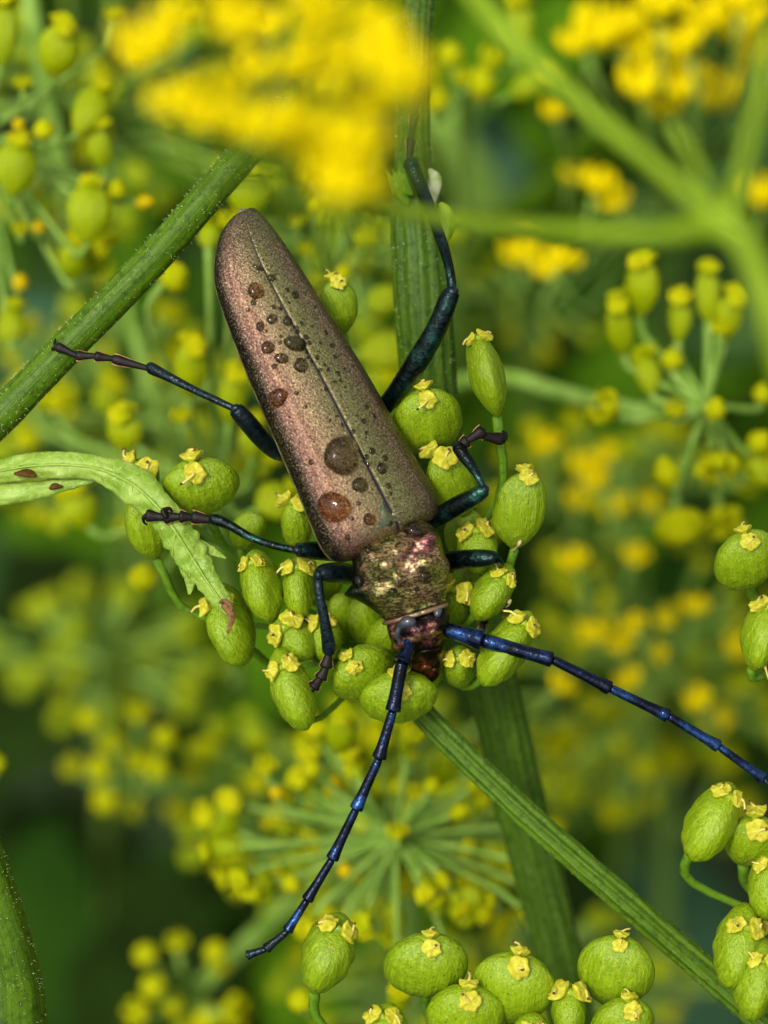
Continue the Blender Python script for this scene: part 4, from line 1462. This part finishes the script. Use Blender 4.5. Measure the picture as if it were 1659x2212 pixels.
# blurred yellow patches, right middle
its = []
rr_ = random.Random(12)
for (x, y, s) in [(1180, 960, 90), (1262, 1010, 100), (1310, 985, 80), (1240, 1212, 95), (1372, 1202, 85), (1500, 1312, 85), (1290, 1362, 110), (1370, 1350, 80), (1360, 1470, 90), (1420, 1420, 80), (1340, 1390, 90), (1590, 1400, 90),
                  (1510, 1512, 90), (1550, 1560, 90), (1210, 1480, 90), (1440, 1340, 70), (1330, 1100, 90), (1250, 1080, 80), (1400, 1090, 80), (1290, 1040, 80)]:
    its.append(('f', x, y, s * .68, s * .72, rr_.uniform(-40, 40), -6.0 + rr_.uniform(-1.2, 1.2)))
bg_cluster('parsnip_umbel', 'soft yellow flower blur beyond the right antenna', (1380, 1290), -9, its, [(1420, 1600, -14, 20), (1450, 2000, -22, 24)], rr=8)
its = []
for (x, y, s) in [(1210, 1700, 100), (1280, 1640, 110), (1330, 1600, 100), (1400, 1620, 100), (1230, 1590, 90), (1450, 1650, 90), (1560, 1640, 80), (1330, 1720, 80), (1600, 1740, 70)]:
    its.append(('y', x, y, s, s, rr_.uniform(-40, 40), -11 + rr_.uniform(-2, 2)))
bg_cluster('parsnip_umbel', 'yellow green blur between the two lower stems and the right fruits', (1340, 1760), -15, its, [(1340, 1900, -18, 20), (1300, 2300, -26, 24)], rr=8)
# centre bottom: wheel of rays
its = [('g', 735, 1582, 130, 96, 4, -2.6), ('y', 575, 1656, 70, 74, 0, -3.2), ('y', 614, 1724, 70, 60, 0, -3), ('y', 730, 1706, 80, 80, -10, -3), ('o', 722, 1695, 60, 44, 0, -2.8), ('o', 597, 1712, 46, 44, 0, -2.8), ('o', 745, 1880, 52, 46, 0, -2.8),
       ('g', 480, 1780, 120, 110, -60, -4), ('g', 560, 1912, 90, 110, -100, -3), ('g', 640, 1860, 90, 80, -120, -3.6), ('g', 1000, 1740, 110, 90, 60, -3.4), ('g', 1040, 1860, 170, 120, 80, -3.6), ('g', 1005, 1955, 110, 140, 100, -2.6),
       ('g', 850, 1988, 100, 80, 180, -2.8), ('y', 930, 1930, 60, 60, 150, -3), ('y', 858, 1800, 70, 70, 0, -2.6), ('g', 830, 1600, 130, 90, 0, -4), ('g', 960, 1660, 130, 90, 30, -4), ('y', 860, 1700, 60, 70, 0, -3.2), ('g', 1060, 1640, 150, 90, 10, -4),
       ('g', 620, 1780, 80, 80, -70, -4.4), ('g', 700, 1940, 100, 80, -150, -4), ('g', 520, 1840, 80, 90, -90, -5), ('g', 790, 1640, 90, 70, 0, -4.4), ('y', 780, 1780, 40, 60, 0, -3), ('g', 1090, 1740, 90, 80, 60, -5), ('y', 650, 2160, 80, 80, 0, -3), ('g', 860, 2160, 90, 70, 0, -2)]
rq = random.Random(44)
for k_ in range(62):
    a_ = rq.uniform(0, 6.283)
    d_ = rq.uniform(90, 340)
    its.append((rq.choice('ggyy'), 855 + math.cos(a_) * d_ * 1.1, 1806 + math.sin(a_) * d_ * .75, rq.uniform(40, 84), rq.uniform(36, 70), math.degrees(math.atan2(math.cos(a_), -math.sin(a_))), -3.4 + rq.uniform(-.8, 1.0)))
bg_cluster('parsnip_umbel', 'starburst of rays and yellow green fruits between the antennae', (855, 1806), -3.0, its, [(880, 1900, -5, 18), (900, 2300, -10, 22)], rr=6, k=.95, size=.72)
# lower left, strongly blurred
bg_cluster('parsnip_umbel', 'soft yellow green bud cluster left of the downward antenna', (300, 1690), -10, [
    ('y', 190, 1552, 80, 70, -10, -8.5), ('y', 300, 1545, 80, 70, 4, -8.5), ('y', 356, 1592, 80, 76, 20, -8.5), ('y', 240, 1612, 80, 80, 0, -8.5), ('y', 215, 1660, 90, 80, -20, -8.5), ('y', 300, 1650, 90, 90, 0, -8.5), ('y', 340, 1660, 80, 80, 20, -8.5),
    ('y', 160, 1660, 80, 70, -40, -10), ('y', 230, 1725, 100, 100, -40, -9), ('y', 290, 1750, 80, 80, -10, -10), ('y', 170, 1420, 80, 90, 0, -18), ('y', 230, 1450, 80, 90, 0, -18)],
    [(380, 1700, -10, 20), (500, 1735, -11, 20), (640, 1800, -14, 22)], rr=7, k=.85, size=.72)
bg_cluster('parsnip_umbel', 'soft yellow green bud cluster near the bottom left stem', (420, 2140), -7.5, [
    ('y', 314, 2060, 66, 64, -30, -6.4), ('y', 384, 2040, 66, 60, -5, -6.4), ('y', 466, 2056, 76, 60, 10, -6.4), ('y', 470, 2090, 70, 60, 20, -6.6), ('y', 330, 2130, 70, 70, -40, -6.4), ('y', 300, 2190, 80, 80, -60, -6.4), ('y', 370, 2170, 70, 70, -60, -6.8),
    ('y', 500, 2185, 80, 90, 80, -6.4), ('y', 450, 2200, 80, 80, 120, -6.8), ('y', 400, 2220, 80, 80, 150, -7)],
    [(520, 2050, -8, 20), (640, 1940, -8.6, 20), (760, 1860, -9.4, 20)], rr=7, k=.9, size=.85)
bg_cluster('parsnip_umbel', 'yellow bud peeking in at the left edge', (-60, 1700), -3, [('y', -12, 1648, 60, 50, 0, -2.6)], [(-90, 1760, -3.2, 14), (-150, 1950, -4, 16), (-300, 2500, -9, 20), (-400, 3200, -20, 26)])
# behind, top right: yellow flowers, strongly blurred
its = []
for (x, y, s) in [(1295, 70, 130), (1250, 90, 90), (1340, 60, 110), (1385, 105, 100), (1390, 180, 110), (1440, 220, 110), (1480, 180, 110), (1560, 205, 110), (1530, 35, 110), (1610, 60, 120), (1645, 120, 110), (1430, 10, 110), (1600, -10, 110), (1480, 90, 90),
                  (1430, 130, 90), (1290, 395, 80), (1330, 440, 70), (1235, 380, 50), (1130, 545, 90), (1190, 575, 80), (1220, 560, 70), (1645, 420, 90), (1200, 240, 60)]:
    its.append(('f', x, y, s, s, rr_.uniform(-30, 30), -6.0 + rr_.uniform(-1, 1)))
bg_cluster('parsnip_umbel', 'out of focus yellow flowers in the upper right corner', (1450, 420), -9, its, [(1440, 700, -12, 20), (1430, 1300, -24, 24)], rr=6)
bg_cluster('parsnip_umbel', 'small greenish buds right of the top stem', (1010, 200), -5, [
    ('y', 972, 118, 60, 56, -10, -4), ('y', 1062, 130, 80, 56, 10, -4), ('y', 1040, 180, 80, 60, 0, -4), ('g', 1140, 185, 90, 60, 60, -4), ('g', 1120, 60, 100, 70, 0, -4), ('y', 1000, 170, 50, 50, 0, -4), ('y', 940, 215, 60, 60, 0, -4)],
    [(1000, 300, -6, 14), (980, 800, -9, 18)])
# farther umbels, nearly dissolved
for (lab, cx, cy, rx, ry, n, s0, s1, wz, kinds, sd0) in [
        ('faint yellow green umbel far below the antennae', 800, 1740, 440, 250, 110, 30, 58, -7.0, 'gggy', 1),
        ('faint green umbel far behind the left hind leg', 240, 900, 360, 260, 100, 30, 58, -6.5, 'ggyy', 2),
        ('faint green umbel far behind the upper left corner', 190, 260, 330, 330, 60, 30, 54, -7.5, 'ggy', 3),
        ('faint yellow umbel far beyond the right front leg', 1400, 1480, 340, 290, 80, 30, 56, -8.5, 'ggyy', 4),
        ('faint green umbel far behind the wing tips', 740, 520, 240, 230, 50, 28, 50, -7.0, 'ggy', 5),
        ('faint yellow umbel far behind the right ring of rays', 1330, 1060, 300, 170, 45, 30, 54, -8.5, 'yyg', 6),
        ('faint olive umbel far below the bottom edge', 1100, 2120, 500, 150, 60, 30, 54, -7.5, 'ggy', 7),
        ('faint olive umbel far left of the wilted leaf tip', 200, 1420, 300, 160, 46, 30, 54, -11, 'ggg', 9),
        ('faint green umbel far above the right antenna', 1120, 620, 260, 160, 26, 26, 44, -10, 'ggy', 8)]:
    rq = random.Random(sd0)
    its = []
    for _ in range(n):
        t, u = rq.uniform(0, 6.283), math.sqrt(rq.random())
        x, y = cx + math.cos(t) * u * rx, cy + math.sin(t) * u * ry
        sz = rq.uniform(s0, s1)
        its.append((rq.choice(kinds), x, y, sz * 1.2, sz, math.degrees(math.atan2(x - cx, cy - y)), wz + rq.uniform(-1, 1)))
    bg_cluster('parsnip_umbel', lab, (cx, cy + 40), wz - 3, its, [(cx + 30, cy + 300, wz - 6, 20), (cx + 40, cy + 700, wz - 12, 24)], rr=7, style=False)
# in front of the focus: the big yellow umbel with its rays
its = []
for (x, y, s, wz) in [(560, 150, 110, 2.7), (640, 290, 120, 3.4), (770, 360, 120, 3.4), (470, 190, 110, 2.9), (690, 40, 110, 3.0), (700, 120, 120, 3.1), (325, 92, 150, 3.2), (508, 44, 140, 3.4), (655, -10, 130, 3.4), (815, 110, 150, 3.6), (872, 165, 130, 3.7), (800, 45, 110, 3.3), (372, 222, 110, 3.2), (440, 245, 120, 3.2), (580, 272, 150, 3.6), (760, 300, 140, 3.6), (735, 395, 140, 3.6), (690, 340, 110, 3.2), (640, 140, 120, 2.6), (720, 180, 110, 2.6), (790, 220, 110, 2.8), (520, 280, 90, 2.8), (900, 210, 90, 3.6), (385, 30, 80, 2.4), (300, 130, 80, 2.6), (590, 60, 80, 2.2), (800, 420, 90, 3.2), (680, 240, 100, 2.4)]:
    its.append(('f', x, y, s * .95, s * 1.02, rr_.uniform(-35, 35), wz * 1.06))
bg_cluster('parsnip_umbel', 'big blurred yellow flower head in front of the wing tips, with green rays', (700, 400), 1.7, its,
           [(780, 430, 1.9, 20), (900, 462, 2.5, 17), (1100, 488, 2.8, 18), (1400, 506, 3.2, 20), (1570, 490, 3.4, 27), (1640, 600, 3.4, 28), (1690, 760, 3.3, 34), (1750, 1000, 3.0, 44)], mat_ray=M_RAY_FG, rr=6, stem_r=16,
           extra_rays=([(1570, 490, 3.4, 24), (1440, 380, 3.2, 18), (1240, 210, 3.0, 20), (1090, 70, 2.9, 24), (1000, -40, 2.8, 25)],
                       [(1570, 490, 3.4, 22), (1610, 340, 3.3, 15), (1640, 200, 3.2, 15), (1665, 60, 3.0, 15)],
                       [(1570, 490, 3.4, 22), (1540, 440, 3.3, 13), (1490, 330, 3.1, 12), (1450, 270, 3.0, 11)]))

# ------------------------------------------------------------------ soft stalks and leaves far behind
def far_stalk(label, pts, mat=M_RAY_BG):
    th = Thing('background_stalk', label, 'stalk', P(*pts[-1][:3]))
    mb = MB()
    mb.tube(pts, sub=6, n=12, ribs=6, rib_amp=.03)
    th.part('stalk', mb, mat)
far_stalk('grey green blurred stalk in the upper left corner', [(50, -60, -5, 20), (75, 60, -5, 20), (110, 250, -5.4, 21), (150, 440, -6, 22), (190, 640, -8, 24)])
far_stalk('wide soft green stalk below the wilted leaf', [(300, 1150, -18, 40), (350, 1280, -18, 46), (420, 1450, -18.5, 50), (480, 1640, -19, 52), (540, 1900, -21, 55)], M_STEM)
far_stalk('thin grey stalk between the left fruits', [(270, 650, -6, 14), (320, 820, -6, 16), (370, 960, -6.5, 17), (420, 1120, -8, 18)])
far_stalk('blurred slanting stalk in the upper right gap', [(1300, 270, -8, 30), (1220, 380, -9, 32), (1110, 470, -10, 34), (1000, 640, -13, 36)], M_STEM)
far_stalk('blurred grey stalk crossing the gap beside the top stem', [(940, 240, -14, 50), (1040, 420, -15, 52), (1160, 640, -17, 54)])

def far_leaf(label, c, wz, ang, L, W, mat, tilt=.3):
    a = R_(ang)
    ax = Vector((math.sin(a), math.cos(a), tilt)).normalized()
    sd_ = ax.cross(Vector((0, 0, 1))).normalized()
    mb = MB()
    k = (DIST - wz) / DIST / PPC
    blade(mb, P(*c, wz), ax, sd_, L * k, W * k, seg=9, fold=.15, curl=.1, lobes=.12, seed=int(c[0]))
    th = Thing('background_leaf', label, 'leaf', P(*c, wz))
    th.part('blade', mb, mat)
LG = leaf_material('leaf_soft_green', '#1c380a', '#2a4a10')
LB = leaf_material('leaf_soft_blue_green', '#2c4a30', '#3a5a3e')
far_leaf('dark green leaf low in the left corner behind the hairy stem', (60, 2300), -22, 8, 620, 280, LG)
far_leaf('broad dark green leaf below the soft bud cluster', (380, 2240), -22, 2, 480, 330, LG)
far_leaf('blue green leaf blur left of the wilted leaf tip', (150, 1380), -26, 30, 260, 180, LB)
far_leaf('blue green leaf blur behind the diagonal stem', (60, 640), -12, 160, 260, 200, LB)
far_leaf('grey leaf blur in the gap under the top right ray', (980, 220), -18, 150, 300, 160, LB)
far_leaf('green leaf blur behind the upright elongated fruit', (960, 640), -12, 80, 520, 230, LG)
far_leaf('grey green leaf blur behind the lower right stem', (1500, 2330), -22, -10, 620, 330, LB)
far_leaf('green leaf blur above the right antenna', (1150, 1420), -20, 60, 500, 260, LG)
